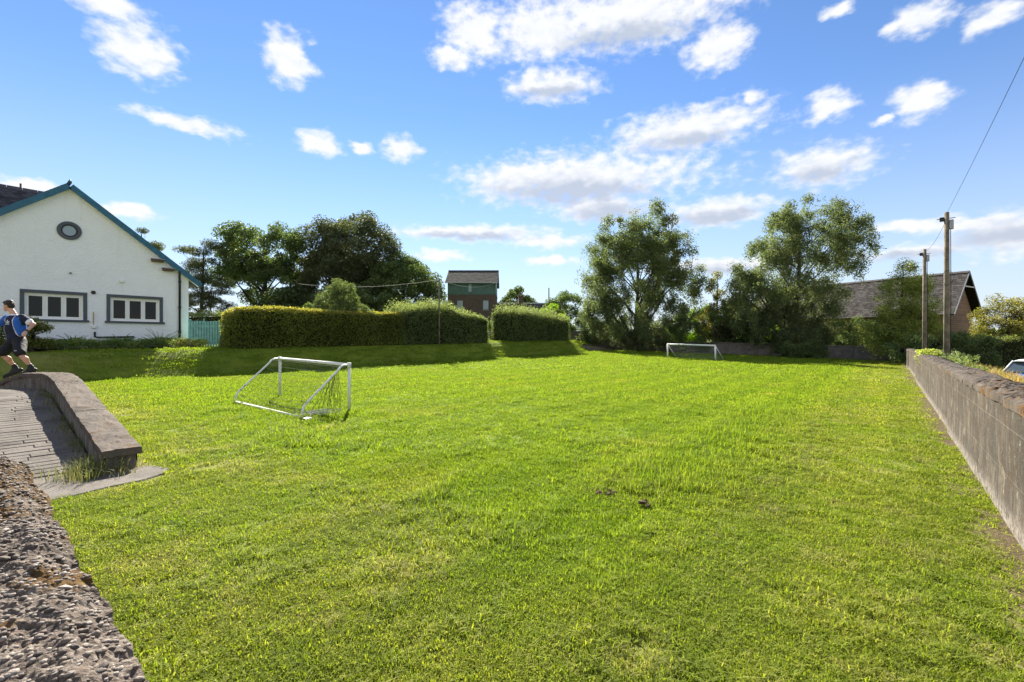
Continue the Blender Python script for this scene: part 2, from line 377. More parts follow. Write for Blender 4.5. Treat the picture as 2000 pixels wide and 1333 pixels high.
def m_brick(name, c=(0.125, 0.088, 0.074)):
    t = NT(name); tc = t.n('ShaderNodeTexCoord')
    b = t.n('ShaderNodeTexBrick'); b.inputs['Scale'].default_value = 4.4; b.inputs['Mortar Size'].default_value = 0.012
    mp = t.n('ShaderNodeMapping'); mp.inputs['Rotation'].default_value = (R(90), 0, 0); t.L.new(tc.outputs['Object'], mp.inputs[0]); t.L.new(mp.outputs[0], b.inputs[0])
    b.inputs['Color1'].default_value = (*c, 1); b.inputs['Color2'].default_value = (c[0]*.6, c[1]*.65, c[2]*.7, 1); b.inputs['Mortar'].default_value = (c[0]*.9+.04, c[1]+.06, c[2]+.05, 1)
    n = t.noise(2.0, 5.0, .6)
    t.set(t.mix(t.rng(n, .45, .7, 0, .45), b.outputs[0], tuple(x*.5 for x in c)), 0.9, None, .15); t.bump(b.outputs[1], .4, .01)
    return t.m

def m_glass(name, c=(0.006, 0.008, 0.005), spec=0.28):
    t = NT(name); t.set(c, 0.04, None, spec)
    n = t.noise(0.8, 2.0); t.bump(n, 0.04, 0.05)
    return t.m

M = {}
M['turf'] = m_ground(); M['blade'] = m_blade()
M['wall'] = m_concrete('stained_concrete', (0.092, 0.079, 0.064), True, 0.0, True); M['cope'] = m_concrete('coping_concrete', (0.085, 0.072, 0.06), False, 0.42)
M['cope_moss'] = m_concrete('mossy_coping', (0.085, 0.07, 0.056), False, 0.6)
M['farwall'] = m_concrete('old_wall_concrete', (0.17, 0.15, 0.13), False, 0.2)
M['ramp'] = m_concrete('ramp_concrete', (0.135, 0.12, 0.106), False, 0.0); M['parapet'] = m_concrete('parapet_concrete', (0.105, 0.087, 0.073), False, 0.35)
M['parapet_side'] = m_concrete('parapet_face', (0.19, 0.17, 0.15))
M['render'] = m_render_wall(); M['teal'] = m_plain('teal_paint', (0.020, 0.115, 0.19), 0.45, 0.25, 4.0)
M['grey_paint'] = m_plain('grey_paint', (0.07, 0.085, 0.105), 0.55, 0.12); M['upvc'] = m_plain('white_frame', (0.78, 0.78, 0.76), 0.35, 0.04)
M['glass'] = m_glass('window_glass'); M['pale_glass'] = m_glass('pale_blue_glass', (0.28, 0.36, 0.43))  # round window pane: smooth glass with a pale bluish base colour
M['black'] = m_plain('black_plastic', (0.012, 0.012, 0.014), 0.4, 0.2); M['gate'] = m_plain('turquoise_paint', (0.19, 0.43, 0.40), 0.6, 0.22, 6.0)
M['slate'] = m_slate('slate', (0.045, 0.045, 0.05), (0.085, 0.083, 0.09), (0.15, 0.145, 0.15)); M['old_slate'] = m_slate('weathered_slate', (0.055, 0.047, 0.045), (0.11, 0.10, 0.096), (0.24, 0.23, 0.22))
M['moss_slate'] = m_slate('mossy_slate', (0.05, 0.05, 0.045), (0.085, 0.08, 0.075), (0.12, 0.125, 0.10))
M['brick'] = m_brick('dark_brick'); M['tanbrick'] = m_brick('tan_brick', (0.30, 0.195, 0.13)); M['green_clad'] = m_plain('green_cladding', (0.055, 0.12, 0.10), 0.5, 0.25, 2.0)
M['white_steel'] = None
def m_worn():
    t = NT('worn_white_paint'); n = t.noise(9.0, 6.0, 0.7); n2 = t.noise(30.0, 4.0, .6)
    c = t.ramp(n, [(0.55, (0.72, 0.72, 0.70)), (0.62, (0.55, 0.52, 0.48)), (0.66, (0.10, 0.06, 0.04))])
    t.set(c, .5, None, .4); t.bump(n2, .2, .004); return t.m
M['white_steel'] = m_worn(); M['white_paint'] = m_plain('white_paint', (0.78, 0.78, 0.76), 0.4, 0.05)
M['net'] = m_plain('dark_net', (0.07, 0.08, 0.06), 0.8, 0.2); M['pale_net'] = m_plain('pale_net', (0.45, 0.45, 0.42), 0.8, .2)
M['pole'] = m_plain('weathered_pole', (0.17, 0.145, 0.11), 0.9, 0.4, 5.0, 0.1, 0, 0.5, 25.0); M['metal'] = m_plain('galvanised', (0.3, 0.31, 0.32), 0.45, .2, 6, .5, .6)
M['soil'] = m_plain('soil', (0.10, 0.07, 0.045), 0.95, 0.4, 8.0, 0.1, 0, 0.9, 20.0)
M['bark'] = m_plain('bark', (0.06, 0.048, 0.038), 0.95, 0.4, 4.0, 0.1, 0, 0.8, 12.0)
def m_birch():
    t = NT('birch_bark'); n = t.noise(1.0, 5.0, .6, None, (2.0, 2.0, 7.0)); n2 = t.noise(1.2, 4.0)
    c = t.ramp(n, [(0.42, (0.05, 0.045, 0.04)), (0.55, (0.20, 0.19, 0.17)), (0.75, (0.30, 0.29, 0.27))])
    t.set(t.mix(.55, c, (.04, .035, .03)), .85, None, .1); t.bump(n, .5, .02); return t.m
M['birch_bark'] = m_birch()
M['birch_leaf'] = m_leaf('birch_leaf', [(0.0, (0.060, 0.080, 0.036)), (0.5, (0.105, 0.130, 0.055)), (0.85, (0.165, 0.185, 0.075)), (1.0, (0.25, 0.235, 0.10))], 0.42, (1.3, 1.35, .85))
M['tree_leaf'] = m_leaf('tree_leaf', [(0.0, (0.040, 0.062, 0.026)), (0.5, (0.078, 0.112, 0.038)), (0.9, (0.135, 0.16, 0.05)), (1.0, (0.20, 0.18, 0.06))], .36, (1.35, 1.4, .7))
M['dark_leaf'] = m_leaf('dark_leaf', [(0.0, (0.038, 0.050, 0.028)), (0.5, (0.070, 0.085, 0.042)), (0.9, (0.115, 0.12, 0.05)), (1.0, (0.17, 0.13, 0.06))], .32, (1.35, 1.35, .8))
M['lime_leaf'] = m_leaf('lime_leaf', [(0.0, (0.065, 0.130, 0.013)), (0.5, (0.130, 0.221, 0.018)), (1.0, (0.234, 0.299, 0.039))], 0.5)
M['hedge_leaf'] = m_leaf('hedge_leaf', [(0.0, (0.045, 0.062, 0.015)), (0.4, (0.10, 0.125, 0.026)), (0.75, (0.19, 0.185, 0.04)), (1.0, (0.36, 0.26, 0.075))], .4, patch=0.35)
M['shrub_leaf'] = m_leaf('shrub_leaf', [(0.0, (0.048, 0.070, 0.026)), (0.5, (0.095, 0.125, 0.045)), (1.0, (0.20, 0.225, 0.10))], 0.42, (1.3, 1.35, .75))
M['willow_leaf'] = m_leaf('willow_leaf', [(0.0, (0.10, 0.13, 0.035)), (0.5, (0.19, 0.22, 0.06)), (1.0, (0.29, 0.30, 0.10))], .55, (1.3, 1.3, .7))
M['copper_leaf'] = m_leaf('turning_leaf', [(0.0, (0.072, 0.080, 0.023)), (0.5, (0.145, 0.145, 0.038)), (0.85, (0.232, 0.174, 0.051)), (1.0, (0.290, 0.131, 0.043))], 0.4)
M['weed'] = m_leaf('rank_weed', [(0.0, (0.09, 0.11, 0.03)), (0.4, (0.19, 0.17, 0.06)), (0.75, (0.27, 0.19, 0.085)), (1.0, (0.20, 0.10, 0.06))], 0.4, (1.4, 1.3, .8), patch=.0)
M['dry_grass'] = m_leaf('dry_grass', [(0.0, (0.05, 0.075, 0.018)), (0.55, (0.10, 0.11, 0.035)), (1.0, (0.21, 0.165, 0.085))], 0.35, (1.2, 1.2, .9), patch=.0)
M['fern'] = m_leaf('fern_leaf', [(0.0, (0.048, 0.104, 0.035)), (0.6, (0.096, 0.176, 0.048)), (1.0, (0.192, 0.240, 0.080))], 0.35)
M['bed'] = m_leaf('bedding_leaf', [(0.0, (0.048, 0.080, 0.026)), (0.55, (0.120, 0.160, 0.035)), (0.85, (0.208, 0.160, 0.064)), (1.0, (0.240, 0.120, 0.128))], 0.3)
M['core'] = m_plain('dark_inside', (0.018, 0.018, 0.009), 0.95, 0.4, 6.0, 0.05)  # hedge twigs; near-black stand-in for unlit rooms and a shaded roof underside

# ------------------------------------------------------------------ terrain
V_LIP = 23.1
def terrain(x, y):
    x = np.asarray(x, float); y = np.asarray(y, float); v = -x; u = np.clip(y, 0, 60)
    vp = np.clip(v, 0, 26)
    zf = 0.0004 * u * vp + 0.007 * vp + 0.035 * (fbm(x * 0.35, y * 0.35, 5, 3) - 0.5) * sstep(0.3, 2.5, -x)
    foot = 21.6 + np.clip((u - 36) * 0.42, 0, 4) + 0.35 * (fbm(y * 0.3, x * 0.0, 9, 2) - 0.5)
    lip = foot + 1.5
    zt = 1.12 + 0.0145 * np.clip(y, 0, 34) + 0.03 * np.clip(v - lip, 0, 4)
    k = sstep(0, 1, (v - foot) / (lip - foot)); k = 0.65 * k + 0.35 * np.clip((v - foot) / (lip - foot), 0, 1)
    z = zf * (1 - k) + zt * k
    out = np.clip((x - 2.2) / 3.2, 0, 1); z = np.where(x > 1.0, 0.38 - 1.13 * out * out * (3 - 2 * out), z)
    return z
def tz(x, y): return float(terrain(np.array([x]), np.array([y]))[0])

def build_ground():
    xs = np.concatenate([[-900, -400, -200, -120, -80, -60, -48, -40, -34, -30], np.arange(-28, -20, 0.22), np.arange(-20, -8, 0.5), np.arange(-8, 0.9, 0.22), [1.0, 1.1], np.arange(1.3, 8, 0.5), [9, 12, 16, 22, 30, 45, 70, 120, 250, 500, 900]])
    ys = np.concatenate([[-900, -300, -120, -60, -30, -15, -8, -4, -2], np.arange(-1, 10, 0.22), np.arange(10, 56, 0.5), [58, 62, 68, 76, 90, 110, 150, 220, 400, 700, 1000]])
    XX, YY = np.meshgrid(xs, ys, indexing='ij'); ZZ = terrain(XX, YY)
    nx, ny = XX.shape; idx = np.arange(nx * ny).reshape(nx, ny)
    f = np.stack([idx[:-1, :-1], idx[1:, :-1], idx[1:, 1:], idx[:-1, 1:]], -1).reshape(-1, 4)
    o = add('ground', npmesh('ground', np.stack([XX, YY, ZZ], -1).reshape(-1, 3), f, True), M['turf'])
    o['kind'] = 'structure'; o['label'] = 'mown grass playing field with a grassy bank up to a terrace'
    return o
build_ground()

# ------------------------------------------------------------------ walls of the field
def slab_part(parent, name, x0, x1, y0, y1, z0, z1, mat, bev=0.012, jig=0.0, seg=1):
    mb = MB(); mb.box(x0, x1, y0, y1, z0, z1)
    if jig > 0: mb.v = [(a + rng.uniform(-jig, jig), b + rng.uniform(-jig, jig), c + rng.uniform(-jig, jig)) for a, b, c in mb.v]
    return mb.build(name, mat, parent, False, bev, seg)

def long_wall():
    w = empty('concrete_wall', (0.98, 22, 0)); tag(w, 'long stained concrete wall running down the right side of the lawn', 'wall')
    def ch(o): o.matrix_parent_inverse = w.matrix_world.inverted() if False else Matrix.Translation((-0.98, -22, 0)); return o
    segs = [(0.22, 4.3, 0.80, 1.03), (4.3, 11.05, 0.795, 1.04), (11.05, 24.4, 0.83, 1.015), (24.4, 35.4, 0.90, 1.03), (35.4, 46.6, 0.87, 0.99)]
    for (y0, y1, xf, h) in segs:
        # cast panel with a gently uneven face
        ny = max(6, int((y1 - y0) / 0.16)); nz = 9
        ys = np.linspace(y0, y1 - 0.006, ny); zs = np.linspace(-0.25, h, nz); Yg, Zg = np.meshgrid(ys, zs, indexing='ij')
        Xg = xf + 0.012 * (fbm(Yg * 1.4, Zg * 2.2, 31, 4) - 0.5) + 0.006 * (np.abs(((Zg + 0.25) % 0.43) - 0.215) < 0.03)
        top = np.where(Zg >= h - 1e-6, 0.02 * (fbm(Yg * 3, Yg * 0, 12, 3) - 0.5), 0); Zg = Zg + top
        vf = np.stack([Xg, Yg, Zg], -1).reshape(-1, 3); idx = np.arange(ny * nz).reshape(ny, nz)
        fq = np.stack([idx[:-1, :-1], idx[:-1, 1:], idx[1:, 1:], idx[1:, :-1]], -1).reshape(-1, 4)
        vb = np.stack([np.full_like(Xg, 1.16), Yg, Zg], -1).reshape(-1, 3); fb = fq[:, ::-1] + ny * nz
        tops = np.stack([idx[:-1, -1], idx[:-1, -1] + ny * nz, idx[1:, -1] + ny * nz, idx[1:, -1]], -1)
        e0 = np.stack([idx[0, :-1], idx[0, :-1] + ny * nz, idx[0, 1:] + ny * nz, idx[0, 1:]], -1)
        e1 = np.stack([idx[-1, :-1], idx[-1, 1:], idx[-1, 1:] + ny * nz, idx[-1, :-1] + ny * nz], -1)
        ch(add('wall_panel', npmesh('wall_panel', np.concatenate([vf, vb]), np.concatenate([fq, fb, tops, e0, e1])), M['wall'], w))
    y = 0.24; k = 0
    while y < 46.4:
        ln = rng.uniform(0.86, 1.0); y1 = min(y + ln, 46.5)
        h = 1.03 if y < 11 else (1.015 if y < 24.4 else (1.03 if y < 35.3 else 0.99))
        xf = 0.775 if y < 11 else (0.81 if y < 24.4 else 0.865)
        mossy = y < 7.2
        # coping block: rough grid top, sagging at the joint, so the next block's nose stands proud
        nx_, ny_ = 16, 30
        gx = np.linspace(xf, 1.19, nx_); gy = np.linspace(y, y1 - 0.02, ny_); GX, GY = np.meshgrid(gx, gy, indexing='ij')
        t = (GY - y) / (y1 - y)
        GZ = h + 0.085 + 0.035 * t + 0.06 * (fbm(GX * 5, GY * 4, 55, 5) - 0.5) + (0.05 if mossy else .028) * (fbm(GX * 24, GY * 20, 56, 3) - .5) - 0.03 * (np.abs(GX - 0.985) / 0.2) ** 3
        ex = np.minimum(np.minimum(GX - xf, 1.19 - GX) / 0.4, 1); GX2 = GX + 0.035 * (fbm(GX * 6, GY * 6, 77, 4) - 0.5)
        tv = np.stack([GX2, GY + 0.015 * (fbm(GX * 7, GY * 7, 78, 2) - 0.5), GZ], -1).reshape(-1, 3); idx = np.arange(nx_ * ny_).reshape(nx_, ny_)
        ft = np.stack([idx[:-1, :-1], idx[1:, :-1], idx[1:, 1:], idx[:-1, 1:]], -1).reshape(-1, 4)
        ring = np.concatenate([idx[:, 0], idx[-1, 1:], idx[-2::-1, -1], idx[0, -2:0:-1]])
        bv = tv[ring].copy(); bv[:, 2] = h + 0.004 + (0.0 if not mossy else 0.0); nb = len(ring); b0 = nx_ * ny_
        fs = np.array([[ring[i], b0 + i, b0 + (i + 1) % nb, ring[(i + 1) % nb]] for i in range(nb)])
        o = add('coping_block', npmesh('coping_block', np.concatenate([tv, bv]), np.concatenate([ft, fs]), False), M['cope_moss'] if mossy else M['cope'], w); ch(o)
        y = y1 + rng.uniform(0.004, 0.02); k += 1
    return w
long_wall()

def far_wall():
    w = empty('boundary_wall', (-12, 46.9, 0)); tag(w, 'old grey boundary wall across the far end of the lawn under the trees', 'wall')
    x = 1.15; inv = Matrix.Translation((12, -46.9, 0))
    while x > -27:
        ln = rng.uniform(2.6, 3.4); zb = tz(x - ln / 2, 46.5); h = zb + 1.05 + rng.uniform(-0.02, 0.02)
        o = slab_part(w, 'wall_panel', x - ln + 0.012, x, 46.7 + rng.uniform(-.012, .012), 47.05, zb - 0.5, h, M['farwall'], 0.015); o.matrix_parent_inverse = inv
        o = slab_part(w, 'coping_block', x - ln + 0.02, x - 0.006, 46.63, 47.12, h + 0.002, h + 0.1, M['farwall'], 0.02, 0.012); o.matrix_parent_inverse = inv
        x -= ln
far_wall()

def wing_wall():
    # low retaining wall that closes the end of the bank, its top falling with the slope
    a = sv(11.0, 49.5); b = sv(5.4, 45.0); d = Vector((b[0] - a[0], b[1] - a[1], 0)); ln = d.length; ang = math.atan2(d.y, d.x)
    w = empty('retaining_wall', (a[0], a[1], 0), ang); tag(w, 'low dark retaining wall with sloping top where the grassy bank ends', 'wall')
    MB().prism([(0, 0.2), (ln, 0.2), (ln, 1.42), (0, 0.78)], 'y', -0.16, 0.16).build('wall_body', M['farwall'], w, False, 0.015)
    mb = MB(); mb.prism([(-0.05, 0.785), (ln + .05, 1.43), (ln + .05, 1.52), (-0.05, 0.87)], 'y', -0.23, 0.23); mb.build('coping', M['cope'], w, False, 0.02)
wing_wall()

def gravel_wall():
    """thick end wall of conglomerate concrete right below the tripod: worn, lumpy top full of pebbles"""
    w = empty('pebble_wall', (-1.5, 0, 0)); tag(w, 'crumbling pebbly concrete wall top with brown moss in the near corner', 'wall')
    inv = Matrix.Translation((1.5, 0, 0))
    x0, x1, y0, y1 = -3.42, 0.74, -0.3, 0.205
    nx_, ny_ = 500, 72
    gx = np.linspace(x0, x1, nx_); gy = np.linspace(y0, y1, ny_); GX, GY = np.meshgrid(gx, gy, indexing='ij')
    edge = y1 - GY; prof = 0.028 * (fbm(GX * 3.1, GX * 0, 21, 4) - 0.5) * 2
    gy_shift = prof * sstep(0.25, 0.0, edge)
    endd = GX - x0
    Z = 1.06 + 0.07 * (fbm(GX * 2.2, GY * 2.5, 22, 3) - 0.5) + 0.035 * (fbm(GX * 14, GY * 14, 23, 3) - 0.5) + 0.022 * (fbm(GX * 60, GY * 60, 24, 3) - 0.5)
    Z = Z - 0.05 * sstep(0.09, 0.0, edge) - 0.10 * sstep(0.35, 0.0, endd) - 0.0
    bulge = 0.018 * (fbm(GX * 9, Z * 9, 29, 3) - 0.5)
    tv = np.stack([GX + 0.1 * (fbm(GY * 6, GX * 0, 25, 3) - 0.5) * sstep(0.4, 0, endd), GY + gy_shift + bulge * sstep(0.1, 0, edge), Z], -1).reshape(-1, 3)
    idx = np.arange(nx_ * ny_).reshape(nx_, ny_)
    ft = np.stack([idx[:-1, :-1], idx[1:, :-1], idx[1:, 1:], idx[:-1, 1:]], -1).reshape(-1, 4)
    # far side skirt, end skirt, near side
    ring = np.concatenate([idx[:, -1][::-1], idx[0, :][::-1][1:], idx[:, 0][1:], idx[-1, 1:-1]])
    V = [tv]; F = [ft]; prev = ring; base = len(tv)
    for zt_, k in ((0.98, 0.01), (0.86, 0.0), (0.6, 0.0), (0.2, 0.0), (-0.3, 0.0)):
        rv = tv[ring].copy(); rv[:, 2] = zt_; rv[:, 1] += 0.02 * (fbm(rv[:, 0] * 12, rv[:, 2] * 9 + rv[:, 1], 26, 3) - 0.5)
        cur = base + np.arange(len(ring)); base += len(ring); V.append(rv)
        F.append(np.stack([prev, np.roll(prev, -1), np.roll(cur, -1), cur], -1)); prev = cur
    t = NT('conglomerate'); n1 = t.noise(7.0, 6.0, .65); n2 = t.noise(120.0, 4.0, .7); n3 = t.noise(2.4, 5.0, .65)
    c = t.ramp(n1, [(0.3, (0.04, 0.031, 0.024)), (0.5, (0.12, 0.094, 0.075)), (0.72, (0.21, 0.175, 0.145))])
    c = t.mix(t.rng(n2, .52, .7, 0, .6), c, (0.36, 0.33, 0.30)); c = t.mix(t.rng(n2, .47, .3, 0, .7), c, (0.05, 0.042, 0.036))
    mc = t.ramp(t.noise(40.0, 4.0), [(0.3, (0.035, 0.02, 0.008)), (0.6, (0.12, 0.068, 0.022)), (0.8, (0.21, 0.145, 0.05))])
    xs_ = t.n('ShaderNodeSeparateXYZ'); t.L.new(t.pos(), xs_.inputs[0]); n3b = t.math('ADD', n3, t.math('MULTIPLY', t.rng(xs_.outputs[0], -1.6, -2.9), .1))
    c = t.mix(t.rng(n3b, .56, .63), c, mc)
    t.set(c, .92, None, .15); t.bump(n2, .8, .008)
    o = add('wall_body', npmesh('wall_body', np.concatenate(V), np.concatenate(F), False), t.m, w); o.matrix_parent_inverse = inv
    # pebbles
    peb = []
    for i, cc in enumerate(((0.14, 0.11, 0.088), (0.095, 0.076, 0.062), (0.18, 0.15, 0.125), (0.06, 0.05, 0.044), (0.25, 0.215, 0.185))):
        peb.append(m_plain('pebble_stone', cc, 0.75, 0.35, 90.0, 0.3, 0, 0.4, 200.0))
    bm = bmesh.new(); bmesh.ops.create_icosphere(bm, subdivisions=1, radius=1.0); iv = np.array([v.co[:] for v in bm.verts]); ifc = np.array([[v.index for v in f.verts] for f in bm.faces]); bm.free()
    protos = []
    for k in range(10):
        v = iv * (1 + 0.35 * (rng.random((len(iv), 1)) - 0.5)); me = npmesh('pebble', v, ifc, True); me.materials.append(peb[k % 5]); protos.append(me)
    zi = lambda px, py: Z[int(np.clip((px - x0) / (x1 - x0) * (nx_ - 1), 0, nx_ - 1)), int(np.clip((py - y0) / (y1 - y0) * (ny_ - 1), 0, ny_ - 1))]
    for k in range(280):
        px = -0.35 - 2.2 * rng.random() ** 1.3; py = rng.uniform(-0.22, 0.2); r = rng.uniform(0.0055, 0.0095)
        if py < -0.12 and px > -1.2: py += 0.2
        o = add('pebble', protos[k % 10], None, w)
        o.matrix_parent_inverse = inv; o.location = (px, py + 0.1 * (vnoise(px * 3.1, 0, 21) - .5) * 0, zi(px, py) - r * 0.15); o.scale = (r * rng.uniform(.9, 1.7), r * rng.uniform(.8, 1.3), r * rng.uniform(.5, .9))
        o.rotation_euler = (rng.uniform(-.4, .4), rng.uniform(-.4, .4), rng.uniform(0, 6.28))
    nb = 6000; PX = -.15 - 3.2 * rng.random(nb); PY = rng.uniform(y0 + .12, y1 + 0.0, nb); rr = rng.uniform(0.003, 0.0075, nb)
    ii = np.clip(((PX - x0) / (x1 - x0) * (nx_ - 1)).astype(int), 0, nx_ - 1); jj = np.clip(((PY - y0) / (y1 - y0) * (ny_ - 1)).astype(int), 0, ny_ - 1)
    cen = tv.reshape(nx_, ny_, 3)[ii, jj]; an = rng.uniform(0, 6.28, nb)
    sx = rr * rng.uniform(.9, 1.6, nb); sy = rr * rng.uniform(.8, 1.2, nb); sz = rr * rng.uniform(.5, .9, nb)
    loc = iv[None] * np.stack([sx, sy, sz], -1)[:, None, :]
    rx = loc[..., 0] * np.cos(an)[:, None] - loc[..., 1] * np.sin(an)[:, None]; ry = loc[..., 0] * np.sin(an)[:, None] + loc[..., 1] * np.cos(an)[:, None]
    vv = np.stack([rx, ry, loc[..., 2]], -1) + cen[:, None, :] - np.array([0, 0, 0.0006])
    ff = (ifc[None] + (np.arange(nb) * len(iv))[:, None, None]).reshape(-1, 3)
    me = npmesh('small_gravel', vv.reshape(-1, 3), ff, True)
    for m_ in peb: me.materials.append(m_)
    me.polygons.foreach_set('material_index', np.repeat(rng.choice([0, 0, 1, 1, 2, 3, 4], nb), len(ifc)).astype(np.int32))
    o = add('gravel', me, None, w); o.matrix_parent_inverse = inv; o['kind'] = 'stuff'
gravel_wall()

# ------------------------------------------------------------------ hump ramp with parapet
def ramp():
    prof = lambda X: float(np.interp(-X, [6.9, 7.3, 11.4, 12.3, 13.4, 14.4, 16.5, 18.5], [0.05, 0.08, 0.58, 0.635, 0.64, 0.60, 0.30, 0.1])) + tz(X, 0.5) * 0.0
    w = empty('ramp', (-10.5, -0.6, 0)); w['kind'] = 'structure'; w['label'] = 'humped ramp paved with grey setts in courses'
    inv = Matrix.Translation((10.5, 0.6, 0))
    xs = np.arange(-18.4, -7.1, 0.3)
    mb = MB(); pts = [(x, prof(x) - 0.05) for x in xs] + [(-7.1, -0.2), (-18.4, -0.2)]
    mb.prism(pts, 'y', -3.2, 1.02); o = mb.build('ramp_bed', M['soil'], w); o.matrix_parent_inverse = inv
    x = -7.32; r = 0
    while x > -14.0:
        wd = 0.13; xa, xb = x - wd + 0.007, x; y = 1.015 - rng.uniform(.12, 1.25)
        ya = 1.02
        while ya > -2.6:
            yb = max(y, -2.7)
            za, zb = prof(xa), prof(xb); j = lambda: rng.uniform(-0.003, 0.003)
            mb = MB(); q = [(xa, yb + 0.005), (xb, yb + 0.005), (xb, ya), (xa, ya)]; zt_ = [za, zb, zb, za]
            lift = rng.uniform(-0.003, 0.003)
            mb.raw([(p[0], p[1], zq - 0.07) for p, zq in zip(q, zt_)] + [(p[0] + j() * .3, p[1] + j() * .5, zq + lift + j()) for p, zq in zip(q, zt_)], [(3, 2, 1, 0), (4, 5, 6, 7), (0, 1, 5, 4), (1, 2, 6, 5), (2, 3, 7, 6), (3, 0, 4, 7)])
            o = mb.build('sett', M['ramp'], w, False, 0.008); o.matrix_parent_inverse = inv
            ya = y; y -= rng.uniform(0.8, 1.3)
        x -= wd; r += 1
    # flat concrete apron where the ramp meets the grass
    mb = MB(); poly = [(-6.2, -2.6), (-6.26, -.9), (-6.18, -.2), (-6.26, 0.3), (-6.2, .62), (-6.32, 1.0), (-6.33, 1.25), (-6.48, 1.5), (-6.72, 1.60), (-6.86, 1.54), (-7.02, 1.5), (-7.33, 1.0), (-7.33, -2.6)]
    mb.prism(poly, 'z', -0.1, 0.07); o = mb.build('apron', M['ramp'], w, False, 0.012); o.matrix_parent_inverse = inv
    p = empty('parapet_wall', (-10.8, 1.22, 0)); tag(p, 'low humped concrete parapet beside the paved ramp', 'wall'); inv = Matrix.Translation((10.8, -1.22, 0))
    tp = lambda X: float(np.interp(-X, [7.04, 11.3, 12.2, 13.0, 13.9, 14.5, 15.6], [0.30, 0.87, 0.93, 0.935, 0.90, 0.79, 0.42]))
    cyo = lambda X: float(np.interp(-X, [7.0, 12.4, 13.0, 13.8, 14.5, 15.7], [0, 0, -.04, -.2, -.42, -.8]))
    n = 64; xs = np.linspace(-7.04, -15.6, n); ys = np.array([1.04, 1.12, 1.28, 1.36])
    V = []; 
    for x in xs:
        z = tp(x); V += [(x, y + cyo(x) + 0.012 * float(vnoise(x * 6, y * 3, 3) - .5), zz) for y, zz in ((1.05, -0.3), (1.045, z * .5), (1.05, z - 0.03 + .02 * (vnoise(x * 5, 2, 4) - .5)), (1.36, z - 0.03), (1.365, z * .5), (1.36, -0.3))]
    V = np.array(V); idx = np.arange(n * 6).reshape(n, 6)
    F = np.stack([idx[:-1], np.roll(idx, -1, 1)[:-1], np.roll(idx, -1, 1)[1:], idx[1:]], -1).reshape(-1, 4)
    o = add('parapet_body', npmesh('parapet_body', V, F), M['parapet_side'], p); o.matrix_parent_inverse = inv
    mb = MB(); z0 = tp(-7.04); mb.raw([(-7.03, 1.06, -0.2), (-7.01, 1.35, -0.2), (-7.02, 1.34, z0 - .06), (-7.04, 1.07, z0 - .05)], [(0, 1, 2, 3)]); o = mb.build('end_face', M['parapet_side'], p); o.matrix_parent_inverse = inv
    # coping: cast lengths, each its own piece
    cuts = [6.98, 9.0, 11.25, 12.25, 13.2, 13.9, 14.75, 15.65]
    for a, b in zip(cuts[:-1], cuts[1:]):
        k = 40; gx = np.linspace(-a, -(b - 0.018), k); gy = np.linspace(1.03, 1.39, 13); GX, GY = np.meshgrid(gx, gy, indexing='ij')
        GZ = np.array([tp(x) for x in gx])[:, None] + 0.03 + 0.03 * (fbm(GX * 5, GY * 5, 41, 4) - .5) + .018 * (fbm(GX * 26, GY * 26, 44, 3) - .5) - 0.012 * (np.abs(GY - 1.205) / .2) ** 4
        tv = np.stack([GX, GY + np.array([cyo(x) for x in gx])[:, None] + .025 * (fbm(GX * 4, GY * 2, 43, 3) - .5), GZ], -1).reshape(-1, 3); idx = np.arange(k * 13).reshape(k, 13)
        ft = np.stack([idx[:-1, :-1], idx[:-1, 1:], idx[1:, 1:], idx[1:, :-1]], -1).reshape(-1, 4)
        ring = np.concatenate([idx[:, 0], idx[-1, 1:], idx[-2::-1, -1], idx[0, -2:0:-1]]); nb = len(ring); bv = tv[ring].copy(); bv[:, 2] -= 0.085; b0 = k * 13
        fs = np.array([[ring[i], ring[(i + 1) % nb], b0 + (i + 1) % nb, b0 + i] for i in range(nb)])
        o = add('coping_block', npmesh('coping_block', np.concatenate([tv, bv]), np.concatenate([ft, fs])), M['parapet'], p); o.matrix_parent_inverse = inv
ramp()

# ------------------------------------------------------------------ buildings
def slates(parent, org, along, up, length, height, course, width, mat, name='slates', inv=None):
    """lapped slates as real thin tilted pieces, joined (each only a few pixels)"""
    org = np.array(org, float); a = np.array(along, float); a /= np.linalg.norm(a); uu = np.array(up, float); uu /= np.linalg.norm(uu); n = np.cross(a, uu); n /= np.linalg.norm(n)
    if n[2] < 0: n = -n
    rows = int(height / course) + 1; cols = int(length / width) + 2; V = []; tint = []
    for r in range(rows):
        off = (r % 2) * width * 0.5 + rng.uniform(-.02, .02)
        s0 = np.clip(np.arange(cols) * width - off, 0, length); s1 = np.clip(s0 + width - 0.006, 0, length); s1 = np.minimum(s1, np.clip(np.arange(1, cols + 1) * width - off, 0, length) - 0.004)
        ok = s1 - s0 > 0.03; s0, s1 = s0[ok], s1[ok]; k = len(s0)
        h0 = r * course + rng.uniform(-0.012, 0.006, k); h1 = np.minimum(h0 + course * 1.35, height); lift = 0.014 + rng.uniform(0, 0.008, k)
        P = lambda s, h, l: org[None] + s[:, None] * a + h[:, None] * uu + (l[:, None] if hasattr(l, '__len__') else l) * n
        V.append(np.stack([P(s0, h0, lift), P(s1, h0, lift), P(s1, h1, 0.002), P(s0, h1, 0.002), P(s0, h0, 0.001), P(s1, h0, 0.001)], 1)); tint.append(rng.random(k))
    V = np.concatenate(V); k = len(V); b = (np.arange(k) * 6)[:, None]
    F = np.concatenate([b + np.array([0, 1, 2, 3]), b + np.array([0, 4, 5, 1])]); tt = np.concatenate(tint)
    o = add(name, npmesh(name, V.reshape(-1, 3), F, False, {'tint': np.concatenate([tt, tt])}), mat, parent)
    if inv is not None: o.matrix_parent_inverse = inv
    o['kind'] = 'stuff'
    return o

